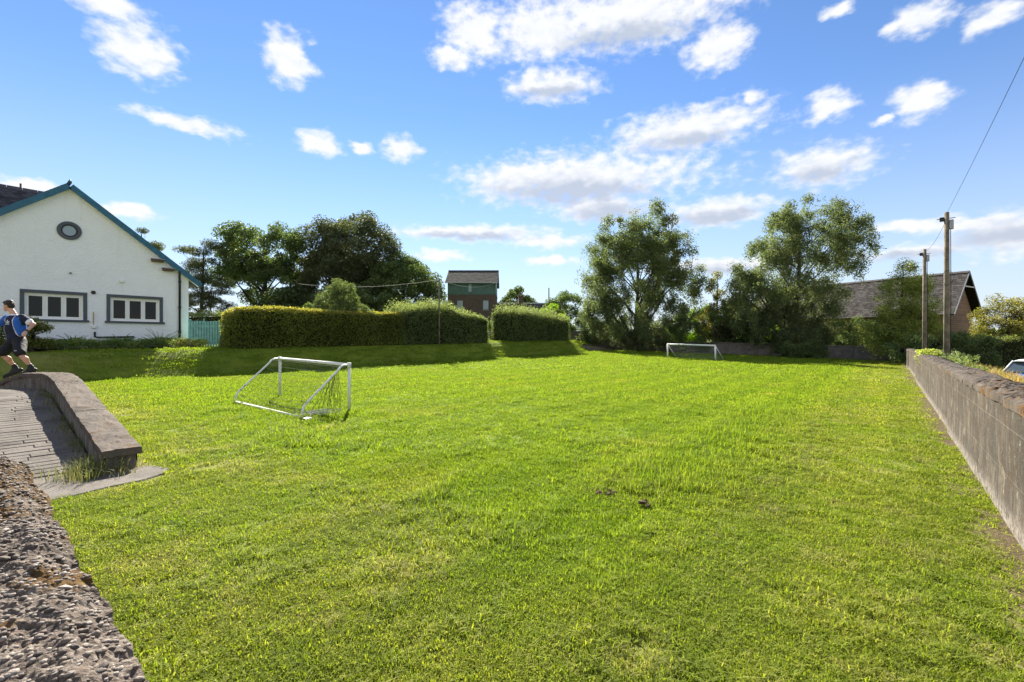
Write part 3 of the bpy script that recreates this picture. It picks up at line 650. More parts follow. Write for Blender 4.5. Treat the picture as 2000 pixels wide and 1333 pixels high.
def house():
    ox, oy, oz = -26.75, 2.9, 1.25
    w = empty('cottage', (ox, oy, oz)); tag(w, 'white rendered cottage gable with teal bargeboards and grey framed windows', 'house')
    inv = Matrix.Translation((-ox, -oy, -oz))
    def P(mb, name, mat, parent=None, **k):
        o = mb.build(name, mat, parent or w, **k); o.matrix_parent_inverse = inv if parent is None else Matrix.Identity(4); return o
    X = ox; yl, yr = -1.37, 7.17; ze, zp = 4.70, 8.09; zb = 1.1
    wins = [(1.60, 3.33), (4.22, 6.00)]; z0, z1 = 2.50, 3.56
    mb = MB(); T = 0.32
    mb.box(X - T, X, yl, yr, zb, z0)
    for a, b in ((yl, wins[0][0]), (wins[0][1], wins[1][0]), (wins[1][1], yr)): mb.box(X - T, X, a, b, z0, z1)
    mb.prism([(yl, z1), (yr, z1), (yr, ze), (oy, zp), (yl, ze)], 'x', X - T, X)
    mb.box(X - 8, X - T, yr - T, yr, zb, ze - 0.05); mb.box(X - 8, X - T, yl, yl + T, zb, ze - 0.05)
    P(mb, 'wall', M['render'])
    # solid near-black boxes stand in for unlit rooms behind the panes
    for a, b in wins: P(MB().box(X - 1.6, X - T - 0.002, a - .2, b + .2, z0 - .2, z1 + .2), 'dark_room_box', M['core'])
    # gable roof: two slabs, slates, bargeboards
    th = math.atan2(zp - ze, yr - oy); sl = 0.72
    slope_len = (yr + 0.42 - oy) / math.cos(th)
    for s in (1, -1):
        d = np.array([0, s * math.cos(th), -math.sin(th)]); nrm = np.array([0, s * math.sin(th), math.cos(th)]); pk = np.array([0, oy, zp]) + 0.0 * nrm
        def pt(x, t, n): q = pk + d * t + nrm * n; return (x, q[1], q[2])
        mb = MB(); a, b = X - 8.2, X + 0.16; L_ = slope_len
        vs = [pt(a, 0, .03), pt(b, 0, .03), pt(b, L_, .03), pt(a, L_, .03), pt(a, 0, .15), pt(b, 0, .15), pt(b, L_, .15), pt(a, L_, .15)]
        mb.raw(vs, [(3, 2, 1, 0), (4, 5, 6, 7), (0, 1, 5, 4), (1, 2, 6, 5), (2, 3, 7, 6), (3, 0, 4, 7)]); P(mb, 'roof_deck', M['slate'])
        e = pt(b + .02, L_ + .03, .155); upv = -d
        slates(w, e, (-1, 0, 0), upv, 8.2, L_ + .03, 0.2, 0.25, M['slate'], 'slates', inv)
        mb = MB(); b2 = X + 0.165; top = 0.165; bot = -0.07
        Lb = L_ + 0.03
        vs = [pt(b2, -0.0, bot), pt(b2 + .045, -0.0, bot), pt(b2 + .045, Lb, bot), pt(b2, Lb, bot), pt(b2, 0, top), pt(b2 + .045, 0, top), pt(b2 + .045, Lb, top), pt(b2, Lb, top)]
        mb.raw(vs, [(3, 2, 1, 0), (4, 5, 6, 7), (0, 1, 5, 4), (1, 2, 6, 5), (2, 3, 7, 6), (3, 0, 4, 7)]); P(mb, 'bargeboard', M['teal'])
        mb = MB(); vs = [pt(X + .002, .1, -.06), pt(b2, .1, -.06), pt(b2, Lb, -.06), pt(X + .002, Lb, -.06), pt(X + .002, .1, .025), pt(b2, .1, .025), pt(b2, Lb, .025), pt(X + .002, Lb, .025)]
        mb.raw(vs, [(3, 2, 1, 0), (4, 5, 6, 7), (0, 1, 5, 4), (1, 2, 6, 5), (2, 3, 7, 6), (3, 0, 4, 7)]); P(mb, 'soffit', M['upvc'])
    mb = MB(); mb.tube([(X - 8.2, oy, zp + .2), (X + .2, oy, zp + .2)], .07, 8); P(mb, 'ridge', M['slate'], smooth=True)
    mb = MB(); mb.tube([(X + .2, oy, zp + .12), (X + .2, oy, zp + .25), (X + .2, oy, zp + .33)], [.05, .035, .008], 8); P(mb, 'finial', M['teal'], smooth=True)
    # main wing behind: its ridge runs parallel to the gable
    xr, zr = X - 4.5, 8.62; ye = 2.8; sl2 = math.radians(40); run = 5.0
    mb = MB(); mb.prism([(xr, zr), (xr + run, zr - run * math.tan(sl2)), (xr + run, 1.1), (xr - run, 1.1), (xr - run, zr - run * math.tan(sl2))], 'y', -16.0, -1.41)
    P(mb, 'wing_wall', M['render'])
    mb = MB(); mb.prism([(xr, zr + .0), (xr + 4.2, zr - 4.2 * math.tan(sl2)), (xr - 4.2, zr - 4.2 * math.tan(sl2))], 'y', -1.4, ye); P(mb, 'wing_gablet', M['slate'])
    ln = (run + .3) / math.cos(sl2)
    for s in (1, -1):
        up = (-s * math.cos(sl2), 0, math.sin(sl2)); org = (xr + s * (run + .3), -16.2 if s > 0 else ye, zr - (run + .3) * math.tan(sl2) + .06)
        if s < 0: slates(w, org, (0, -1, 0), up, 16.2 + ye, ln, 0.23, 0.28, M['slate'], 'slates', inv)
        else:
            slates(w, org, (0, 1, 0), up, 14.75, ln, 0.23, 0.28, M['slate'], 'slates', inv)
            slates(w, (xr + 4.2, -1.44, zr - 4.2 * math.tan(sl2) + .06), (0, 1, 0), up, ye + 1.44, 4.2 / math.cos(sl2), 0.23, 0.28, M['slate'], 'slates', inv)
    for k in range(38):
        y = ye - 0.5 * k; mb = MB(); mb.prism([(xr - .16, zr - .04), (xr, zr + .16), (xr + .16, zr - .04), (xr, zr + .05)], 'y', y - .485, y); P(mb, 'ridge_tile', M['slate'])
    for y in (1.75, 0.55): mb = MB(); mb.tube([(xr, y, zr + .1), (xr, y, zr + .34)], .035, 6); P(mb, 'ridge_vent', M['slate'])
    # windows
    for wi, (a, b) in enumerate(wins):
        win = empty('window', (0, 0, 0)); win.parent = w; win.matrix_parent_inverse = inv
        g = 0.13
        def W(mb, name, mat, **k): o = mb.build(name, mat, win, **k); return o
        W(MB().box(X + .001, X + .03, a - g, b + g, z1, z1 + g), 'surround', M['grey_paint'], bevel=.004)
        W(MB().box(X + .001, X + .03, a - g, a, z0 + .002, z1 - .002), 'surround', M['grey_paint'], bevel=.004); W(MB().box(X + .001, X + .03, b, b + g, z0 + .002, z1 - .002), 'surround', M['grey_paint'], bevel=.004)
        W(MB().box(X + .001, X + .085, a - g - .06, b + g + .06, z0 - .09, z0), 'sill', M['grey_paint'], bevel=.008)
        xf = X - 0.085; fw = 0.065
        mb = MB(); mb.box(xf - .06, xf, a, b, z0, z0 + fw); mb.box(xf - .06, xf, a, b, z1 - fw, z1); mb.box(xf - .06, xf, a, a + fw, z0 + fw, z1 - fw); mb.box(xf - .06, xf, b - fw, b, z0 + fw, z1 - fw); W(mb, 'frame', M['upvc'])
        n = 3; iw = (b - a - 2 * fw - 2 * .05) / 3
        for k in range(3):
            p0 = a + fw + k * (iw + .05); p1 = p0 + iw; q0, q1 = z0 + fw, z1 - fw
            if k < 2: W(MB().box(xf - .055, xf - .003, p1, p1 + .05, q0, q1), 'mullion', M['upvc'])
            s = 0.055; xs_ = xf + .012
            mb = MB(); mb.box(xs_ - .05, xs_, p0, p1, q0, q0 + s); mb.box(xs_ - .05, xs_, p0, p1, q1 - s, q1); mb.box(xs_ - .05, xs_, p0, p0 + s, q0 + s, q1 - s); mb.box(xs_ - .05, xs_, p1 - s, p1, q0 + s, q1 - s); W(mb, 'sash', M['upvc'], bevel=.005)
            W(MB().box(xs_ - .034, xs_ - .022, p0 + s - .005, p1 - s + .005, q0 + s - .005, q1 - s + .005), 'pane', M['glass'])
    # round window
    rw = empty('round_window', (0, 0, 0)); rw.parent = w; rw.matrix_parent_inverse = inv
    zc = 6.27; n = 36
    def ringmesh(r0, r1, xa, xb):
        mb = MB(); V = []
        for k in range(n):
            an = 2 * math.pi * k / n; cs, sn = math.cos(an), math.sin(an)
            V += [(xa, oy + r0 * cs, zc + r0 * sn), (xb, oy + r0 * cs, zc + r0 * sn), (xb, oy + r1 * cs, zc + r1 * sn), (xa, oy + r1 * cs, zc + r1 * sn)]
        F = []
        for k in range(n):
            j = (k + 1) % n
            for e in range(4): F.append((4 * k + e, 4 * k + (e + 1) % 4, 4 * j + (e + 1) % 4, 4 * j + e))
        return mb.raw(V, F)
    ringmesh(.265, .385, X + .001, X + .05).build('surround', M['grey_paint'], rw); ringmesh(.21, .262, X + .002, X + .03).build('frame', M['black'], rw)
    mb = MB(); mb.tube([(X + .002, oy, zc), (X + .015, oy, zc)], .212, 36); mb.build('pane', M['pale_glass'], rw)
    # fittings
    P(MB().tube([(X + .09, 6.78, zb + .05), (X + .09, 6.78, 4.55), (X + .12, 6.76, 4.72), (X + .22, 6.74, 4.98)], .05, 10), 'downpipe', M['black'], smooth=True)
    for z in (2.0, 3.2, 4.45): P(MB().tube([(X + .09, 6.78, z), (X + .09, 6.78, z + .09)], .066, 10), 'pipe_collar', M['black'])
    P(MB().tube([(X + .05, 3.70, 2.0), (X + .05, 3.70, 1.80), (X + .05, 3.78, 1.76), (X + .05, 5.05, 1.80)], .035, 8), 'waste_pipe', M['black'])
    mb = MB(); mb.tube([(X + .001, 3.66, 3.72), (X + .06, 3.66, 3.72)], [.085, .07], 16); P(mb, 'flue', M['black'])
    P(MB().box(X + .001, X + .1, 3.59, 3.75, 2.16, 2.30), 'meter_box', M['upvc'], bevel=.01)
    P(MB().tube([(X + .03, 3.66, 2.30), (X + .03, 3.66, 2.86)], .018, 8), 'gas_pipe', m_plain('ochre_pipe', (.42, .27, .08), .6))
    P(MB().box(X + .001, X + .07, 4.52, 4.70, 4.24, 4.36), 'alarm_box', M['upvc'], bevel=.012)
    P(MB().tube([(X + .001, 2.93, 4.5), (X + .09, 2.93, 4.47)], [.03, .045], 10), 'security_camera', M['metal'])  # small security camera on the gable
    lead = m_plain('lead', (.28, .29, .30), .5); br = m_plain('brown_timber', (.11, .075, .055), .8)
    for y, z in ((5.9, 5.40), (6.32, 5.02)):
        P(MB().box(X + .001, X + .22, y - .22, y + .22, z - .06, z + .045), 'corbel', br, bevel=.008); P(MB().box(X + .001, X + .25, y - .25, y + .25, z + .047, z + .08), 'corbel_flashing', lead)
house()

def gate():
    a = np.array([-26.0, 7.05]); b = np.array([-25.0, 8.35]); d = b - a; ln = float(np.linalg.norm(d)); ang = math.atan2(d[1], d[0])
    g = empty('garden_gate', (a[0], a[1], 1.27), ang); tag(g, 'turquoise boarded garden gate between cottage corner and clipped hedge', 'gate')
    n = 14; wd = ln / n
    for k in range(n):
        h = 1.30 + 0.0 * k + rng.uniform(-.01, .01); mb = MB(); mb.box(k * wd + .009, (k + 1) * wd - .016, -.012, .012, 0.03, h); mb.build('board', M['gate'], g, False, .004)
    for z in (0.28, 1.02): MB().box(0.0, ln, .014, .06, z, z + .09).build('rail', M['gate'], g, False, .004)
    for x in (-0.09, ln + 0.0): MB().box(x, x + .09, -.03, .07, -.2, 1.38).build('post', M['gate'], g, False, .006)
    MB().box(ln * .34, ln * .34 + .05, -.03, -.013, 1.15, 1.42).build('latch_upright', M['gate'], g, False, .004)
gate()

def signal_box():
    x, y = sv(-4.6, 52); w = empty('brick_tower_house', (x, y, 1.3), YAW); tag(w, 'tall brick building with green clad upper storey beyond the hedge gap', 'house')
    hw, D = 2.75, 5.2; z1, z2, zr = 5.6, 6.95, 8.65
    # brick walls with window openings at the front
    ops = [(-1.72, -0.98, 3.86, 4.98), (1.25, 1.95, 3.86, 4.98)]
    mb = MB(); mb.box(-hw, hw, 0, .3, -.5, 3.86); mb.box(-hw, hw, 0, .3, 4.98, z1)
    xs = [-hw] + [q for o_ in ops for q in o_[:2]] + [hw]
    for i in range(0, 6, 2): mb.box(xs[i], xs[i + 1], 0, .3, 3.86, 4.98)
    mb.box(-hw, -hw + .3, .3, D, -.5, z1); mb.box(hw - .3, hw, .3, D, -.5, z1); mb.box(-hw + .3, hw - .3, D - .3, D, -.5, z1); mb.build('brick_wall', M['brick'], w)
    MB().box(-hw - .04, hw + .04, -.05, D + .04, z1 + .002, z1 + .12).build('string_course', M['green_clad'], w)
    band = MB(); band.box(-hw, -.42, -.0, .2, z1 + .125, z2); band.box(.02, hw, 0, .2, z1 + .125, z2); band.box(-.42, .02, 0, .2, z1 + .125, z1 + .3); band.box(-.42, .02, 0, .2, z2 - .1, z2)
    band.box(-hw, -hw + .2, .2, D, z1 + .125, z2); band.box(hw - .2, hw, .2, D, z1 + .125, z2); band.build('cladding', M['green_clad'], w)
    for k in range(9):
        xx = -hw + .05 + k * .655
        if not (-.5 < xx < .1): MB().box(xx - .03, xx + .03, -.03, -.001, z1 + .13, z2 - .01).build('cover_strip', M['green_clad'], w)
    pg = m_glass('sky_lit_glass', (.30, .36, .40))  # pale base colour stands in for sky reflected in the panes
    for (a, b, c, d) in ops + [(-.42, .02, z1 + .3, z2 - .1)]:
        o = empty('window', (0, 0, 0)); o.parent = w
        mb = MB(); s = .05; mb.box(a, b, .06, .12, c, c + s); mb.box(a, b, .06, .12, d - s, d); mb.box(a, a + s, .06, .12, c + s, d - s); mb.box(b - s, b, .06, .12, c + s, d - s); mb.build('frame', M['green_clad'], o)
        MB().box(a + s, b - s, .08, .1, c + s, d - s).build('pane', pg, o)
        if c < 5: MB().box(a - .06, b + .06, -.06, .05, c - .1, c - .002).build('sill', M['farwall'], o)
    e = .35
    for s in (1, -1):
        yy0 = -e if s > 0 else D + e; ym = D / 2; up = (0, (ym - yy0), zr - z2); ln = math.hypot(ym - yy0, zr - z2)
        mb = MB(); mb.raw([(-hw - .25, yy0, z2 - .03), (hw + .25, yy0, z2 - .03), (hw + .25, ym, zr - .03), (-hw - .25, ym, zr - .03), (-hw - .25, yy0, z2 + .05), (hw + .25, yy0, z2 + .05), (hw + .25, ym, zr + .05), (-hw - .25, ym, zr + .05)], [(3, 2, 1, 0), (4, 5, 6, 7), (0, 1, 5, 4), (1, 2, 6, 5), (2, 3, 7, 6), (3, 0, 4, 7)]); mb.build('roof', M['moss_slate'], w)
        slates(w, (-(hw + .25) * s, yy0, z2 + .055), (s, 0, 0), up, 2 * hw + .5, ln, .28, .3, M['moss_slate'])
    MB().prism([(-.35, z2 - .0), (D + .35, z2), (D / 2, zr - .05)], 'x', hw - .15, hw).build('gable', M['green_clad'], w); MB().prism([(-.0, z2), (D, z2), (D / 2, zr - .05)], 'x', -hw, -hw + .15).build('gable', M['green_clad'], w)
    MB().box(-hw - .25, hw + .25, -.47, -.36, z2 - .08, z2 + .04).build('gutter', M['metal'], w)
    MB().tube([(-hw - .27, D / 2, zr + .06), (hw + .27, D / 2, zr + .06)], .08, 6).build('ridge', M['moss_slate'], w)
signal_box()

def low_house():
    x, y = sv(2.6, 64); w = empty('low_cottage', (x, y, 1.3), YAW + .12); tag(w, 'low slate roofed cottage with brick chimney behind the right hedge block', 'house')
    hw, D, ze, zr = 5.2, 6, 3.3, 5.75
    MB().box(-hw, hw, 0, D, -.5, ze).build('wall', M['render'], w)
    for s in (1, -1):
        yy0 = -.3 if s > 0 else D + .3; ym = D / 2; up = (0, ym - yy0, zr - ze); ln = math.hypot(ym - yy0, zr - ze)
        mb = MB(); mb.raw([(-hw - .2, yy0, ze - .02), (hw + .2, yy0, ze - .02), (hw + .2, ym, zr - .02), (-hw - .2, ym, zr - .02), (-hw - .2, yy0, ze + .06), (hw + .2, yy0, ze + .06), (hw + .2, ym, zr + .06), (-hw - .2, ym, zr + .06)], [(3, 2, 1, 0), (4, 5, 6, 7), (0, 1, 5, 4), (1, 2, 6, 5), (2, 3, 7, 6), (3, 0, 4, 7)]); mb.build('roof', M['slate'], w)
        slates(w, (-(hw + .2) * s, yy0, ze + .065), (s, 0, 0), up, 2 * hw + .4, ln, .28, .3, M['slate'])
    MB().prism([(0, ze), (D, ze), (D / 2, zr - .05)], 'x', -hw, -hw + .2).build('gable', M['render'], w); MB().prism([(0, ze), (D, ze), (D / 2, zr - .05)], 'x', hw - .2, hw).build('gable', M['render'], w)
    MB().tube([(-hw - .2, D / 2, zr + .08), (hw + .2, D / 2, zr + .08)], .12, 6).build('ridge', m_plain('pale_ridge', (.4, .4, .4), .7), w)
    c = MB().box(-1.3, -.65, D / 2 - .4, D / 2 + .4, zr - .8, zr + 1.05).build('chimney', M['brick'], w); MB().box(-1.36, -.59, D / 2 - .46, D / 2 + .46, zr + 1.052, zr + 1.2).build('chimney_cap', M['brick'], c)
    for dx in (-1.15, -.8): MB().tube([(dx, D / 2, zr + 1.2), (dx, D / 2, zr + 1.55)], [.13, .1], 8).build('chimney_pot', M['tanbrick'], c)
low_house()

def hall():
    # steep slate roofed hall beyond the far right corner
    ax, ay = sv(40.2, 40.0); dx, dy = sv(-0.5, 0.866); ang = math.atan2(dy, dx)
    w = empty('slate_roofed_hall', (ax, ay, -0.4), ang); tag(w, 'steep slate roofed hall with tan brick gable beyond the poles', 'hall')
    hw, L_, ze, zr = 3.45, 19.0, 4.2, 8.0; sl = math.atan2(zr - ze, hw)
    mb = MB(); g = 0.6
    mb.prism([(-hw + .5, -.6), (hw - .5, -.6), (hw - .5, ze + .35), (0, zr - .25), (-hw + .5, ze + .35)], 'x', g, g + .35); mb.build('gable_wall', M['tanbrick'], w)
    MB().box(g + .35, L_, -hw + .5, -hw + .8, -.6, ze + .3).build('side_wall', M['tanbrick'], w); MB().box(g + .35, L_, hw - .8, hw - .5, -.6, ze + .3).build('side_wall', M['tanbrick'], w)
    for s in (1, -1):
        up = (0, -s * hw, zr - ze); ln = math.hypot(hw, zr - ze)
        n = np.array([0, s * math.sin(sl), math.cos(sl)]) * .1
        vs = [(0, s * hw, ze), (L_, s * hw, ze), (L_, 0, zr), (0, 0, zr)]; mb = MB(); mb.raw(vs + [(p[0], p[1] + n[1], p[2] + n[2]) for p in vs], [(3, 2, 1, 0), (4, 5, 6, 7), (0, 1, 5, 4), (1, 2, 6, 5), (2, 3, 7, 6), (3, 0, 4, 7)]); mb.build('roof', M['core'], w)  # near-black slab puts the underside's shade into the colour
        org = (0, s * hw + n[1], ze + n[2]) if s < 0 else (L_, s * hw + n[1], ze + n[2])
        slates(w, org, (1, 0, 0) if s < 0 else (-1, 0, 0), up, L_, ln + .08, .24, .28, M['old_slate'])
        mb = MB(); vs = [(-.05, s * (hw + .12), ze - .13), (-.05, 0, zr - .0), (-.05, 0, zr + .17), (-.05, s * (hw + .12), ze + .06)]; mb.raw(vs + [(.0 - .004, p[1], p[2]) for p in vs], [(3, 2, 1, 0), (4, 5, 6, 7), (0, 1, 5, 4), (1, 2, 6, 5), (2, 3, 7, 6), (3, 0, 4, 7)]); mb.build('bargeboard', m_plain('grey_board', (.22, .24, .26), .6), w)
    MB().box(-.03, .03, -hw * .32, hw * .32, zr - 1.28, zr - 1.18).build('tie_beam', m_plain('pale_tie', (.45, .46, .47), .6), w)
    for k in range(40):
        MB().prism([(-.2, zr + .02), (0, zr + .2), (.2, zr + .02)], 'x', k * .475, k * .475 + .46).build('ridge_tile', M['old_slate'], w)
hall()

# ------------------------------------------------------------------ poles and wires
def pole(name, label, r, f, zb, zt, rad, fittings=True, group=None):
    x, y = sv(r, f); w = empty(name, (x, y, zb)); tag(w, label, 'pole', group)
    H = zt - zb; MB().tube([(0, 0, -.5), (0, 0, H * .5), (0, 0, H)], [rad * 1.1, rad * .95, rad * .8], 14).build('shaft', M['pole'], w, True)
    if fittings:
        MB().box(rad * .75, rad * .75 + .14, -.09, .09, H - .75, H - .35).build('junction_box', M['metal'], w, False, .01)
        MB().box(-rad - .12, -rad * .6, -.05, .05, H - .38, H - .2).build('bracket', M['black'], w, False, .01)
        MB().tube([(-.32, 0, H - .27), (.28, 0, H - .27)], .018, 6).build('cross_pin', M['metal'], w)
        MB().tube([(rad + .02, .03, H - .5), (rad + .03, .03, H * .55), (rad + .02, .03, .3)], .014, 6).build('cable', M['black'], w)
        mb = MB(); pts = []
        for k in range(13): an = math.pi * 2 * k / 12; pts.append((.03 + .18 * math.sin(an), -rad - .03, H * .62 + .33 * math.cos(an)))
        mb.tube(pts, .008, 5, False).build('cable_loop', M['black'], w)
    else:
        MB().tube([(-.1, 0, H - .12), (.1, 0, H - .12)], .02, 6).build('cross_pin', M['metal'], w)
    return w
pole('utility_pole', 'taller nearer wooden utility pole behind the concrete wall with wire up to the right', 19.1, 20.0, -.35, 7.25, .108)
pole('utility_pole', 'shorter looking grey utility pole farther back beside the bushy tree', 25.2, 27.8, -.35, 7.2, .108)
pole('utility_pole', 'thin wooden pole standing in front of the shaggy hedge', -4.83, 30.2, 1.4, 5.75, .055, False)
pole('utility_pole', 'distant thin pole above the right hedge block', 4.86, 60.0, 1.3, 8.6, .09, False)
def wire(name, label, a, b, sag, rad, mat):
    a = Vector(a); b = Vector(b); pts = []
    for k in range(25):
        t = k / 24; p = a.lerp(b, t); p.z -= sag * 4 * t * (1 - t); pts.append(p)
    o = MB().tube(pts, rad, 5, False).build(name, mat, None); tag(o, label, 'wire'); return o
px_, py_ = sv(19.1, 20.0)
wire('overhead_wire', 'dark overhead wire rising from the tall pole to the top right corner', (px_, py_, 7.2), (px_ + .05, -14.0, 7.5), 0.35, .0055, M['black'])
px2, py2 = sv(25.2, 27.8)
wire('overhead_wire', 'faint dark wire between the two utility poles behind the wall', (px_, py_, 6.95), (px2, py2, 7.05), .25, .007, M['black'])
p3 = sv(-4.83, 30.2)
wire('overhead_wire', 'pale sagging wire from the thin hedge pole across the dark trees', (*p3, 5.68), (*sv(-15.5, 33.0), 5.75), .35, .010, M['pale_net'])
wire('overhead_wire', 'pale wire from the thin hedge pole to the brick tower house', (*p3, 5.66), (*sv(-1.9, 51.4), 8.2), .5, .010, M['pale_net'])

# ------------------------------------------------------------------ goals
def bar(w, name, pts, r, mat, n=10): return MB().tube(pts, r, n).build(name, mat, w, True)
def net_lines(quads, step, rad, drop, mat, parent, keep=1.0, name='net'):
    mb = MB()
    for (a, b, c, d, nu, nv) in quads:
        a, b, c, d = map(Vector, (a, b, c, d))
        def P(s, t):
            p = a.lerp(b, s).lerp(d.lerp(c, s), t); k = 16 * s * (1 - s) * t * (1 - t); p += Vector((0, 0, -drop * k)); return p
        for i in range(nu + 1):
            if rng.random() > keep: continue
            mb.tube([P(i / nu + rng.uniform(-.01, .01), t / 8) for t in range(9)], rad, 3, False)
        for j in range(nv + 1):
            if rng.random() > keep: continue
            mb.tube([P(s / 8, j / nv) for s in range(9)], rad, 3, False)
    o = mb.build(name, mat, parent); o['kind'] = 'stuff'; return o
def near_goal():
    w = empty('goal_frame', (-10.6, 4.8, 0)); tag(w, 'small rusty white goal frame with torn net nearest the camera', 'goal'); inv = Matrix.Translation((10.6, -4.8, 0))
    A, B, Cc, D = (-12.40, 5.36), (-9.02, 5.36), (-8.82, 4.24), (-11.92, 4.14); z = lambda q: tz(*q)
    za, zb = 1.14, 1.08
    def fix(o): o.matrix_parent_inverse = inv; return o
    fix(bar(w, 'post', [(*A, z(A) - .05), (*A, za)], .033, M['white_steel'])); fix(bar(w, 'post', [(*B, z(B) - .05), (*B, zb)], .033, M['white_steel']))
    fix(bar(w, 'crossbar', [(A[0] - .03, A[1], za), (B[0] + .03, B[1], zb)], .035, M['white_steel']))
    fix(bar(w, 'ground_bar', [(*D, z(D) + .05), (*Cc, z(Cc) + .03)], .026, M['white_steel']))
    for P_, Q, zz in ((A, D, za), (B, Cc, zb)):
        l = lambda t: (P_[0] + (Q[0] - P_[0]) * t, P_[1] + (Q[1] - P_[1]) * t); zq = z(Q)
        fix(bar(w, 'side_stay', [(*l(0), zz), (*l(.13), zz + .0), (*l(.2), zz - .03), (*l(.26), zz - .1), (*l(.93), zq + .30), (*l(.98), zq + .24), (*l(1.0), zq + .16), (*l(1.0), zq + .01)], .022, M['white_steel'], 8))
        fix(MB().tube([(*P_, zz - .07), (*P_, zz + .05)], .042, 10).build('corner_joint', M['white_steel'], w, True))
    l = lambda P_, Q, t: (P_[0] + (Q[0] - P_[0]) * t, P_[1] + (Q[1] - P_[1]) * t)
    a2, b2 = l(A, D, .2), l(B, Cc, .2)
    fix(net_lines([((*a2, za - .03), (*b2, zb - .03), (*Cc, z(Cc) + .1), (*D, z(D) + .1), 30, 10), ((*A, za - .02), (*B, zb - .02), (*b2, zb - .03), (*a2, za - .03), 30, 2)], .1, .0028, .16, M['net'], w, .85))
    # torn hanks that hang from the right stay
    mb = MB()
    for k in range(26):
        t0 = rng.uniform(.2, .6); p = Vector((*l(B, Cc, t0), np.interp(t0, [.2, .93], [zb - .05, .36]))); q = Vector((*l(B, Cc, min(t0 + rng.uniform(-.1, .25), .95)), z(B) + rng.uniform(.02, .2))) + Vector((rng.uniform(-.25, .05), rng.uniform(-.1, .2), 0))
        mid = p.lerp(q, .5) + Vector((rng.uniform(-.06, .06), rng.uniform(-.05, .05), -.04)); mb.tube([p, mid, q], .0035, 3, False)
    fix(mb.build('net_hank', M['net'], w))['kind'] = 'stuff'
    mb = MB()
    for k in range(60):
        c = Vector((-8.95 + rng.normal(0, .16), 4.62 + rng.normal(0, .2), 0)); c.z = tz(c.x, c.y) + .05
        mb.tube([c + Vector((rng.normal(0, .07), rng.normal(0, .07), abs(rng.normal(0, .04)))) for _ in range(4)], .003, 3, False)
    fix(mb.build('net_heap', M['pale_net'], w))['kind'] = 'stuff'
near_goal()
def far_goal():
    A, B = (-13.15, 34.75), (-9.42, 33.9); za, zb = tz(*A), tz(*B); H = 1.08
    w = empty('goal_frame', (-11.3, 34.3, 0)); tag(w, 'small clean white goal at the far end in front of the old wall', 'goal'); inv = Matrix.Translation((11.3, -34.3, 0))
    def fix(o): o.matrix_parent_inverse = inv; return o
    C2, D2 = (B[0] + .28, B[1] + 1.1), (A[0] + .28, A[1] + 1.1)
    fix(bar(w, 'post', [(*A, za - .05), (*A, za + H)], .055, M['white_paint'])); fix(bar(w, 'post', [(*B, zb - .05), (*B, zb + H)], .055, M['white_paint'])); fix(bar(w, 'crossbar', [(*A, za + H), (*B, zb + H)], .055, M['white_paint']))
    fix(bar(w, 'side_stay', [(*A, za + H), (*D2, tz(*D2))], .024, M['white_paint'])); fix(bar(w, 'side_stay', [(*B, zb + H), (*C2, tz(*C2))], .024, M['white_paint'])); fix(bar(w, 'ground_bar', [(*D2, tz(*D2) + .03), (*C2, tz(*C2) + .03)], .024, M['white_paint']))
    fix(net_lines([((*A, za + H), (*B, zb + H), (*C2, tz(*C2)), (*D2, tz(*D2)), 30, 11)], .1, .004, .05, M['pale_net'], w, 1.0))
far_goal()

# ------------------------------------------------------------------ foliage
def leaf_mesh(name, C, size, aspect, tint, up=0.3, droop=None, r=rng):
    n = len(C); nm = r.normal(size=(n, 3)); nm[:, 2] = np.abs(nm[:, 2]) + up; nm /= np.linalg.norm(nm, axis=1)[:, None]
    a = r.normal(size=(n, 3))
    if droop is not None: a[:, 2] -= droop
    a -= nm * (a * nm).sum(1)[:, None]; a /= np.linalg.norm(a, axis=1)[:, None]; b = np.cross(nm, a)
    L_ = (size * r.uniform(.7, 1.3, n))[:, None]; W_ = L_ * aspect
    V = np.stack([C - a * L_ * .5, C + b * W_ * .5 + nm * L_ * .12, C + a * L_ * .5, C - b * W_ * .5 + nm * L_ * .12], 1).reshape(-1, 3)
    return npmesh(name, V, np.arange(4 * n).reshape(n, 4), False, {'tint': tint})
def ball(n, r=rng):
    v = r.normal(size=(n, 3)); v /= np.linalg.norm(v, axis=1)[:, None]; return v

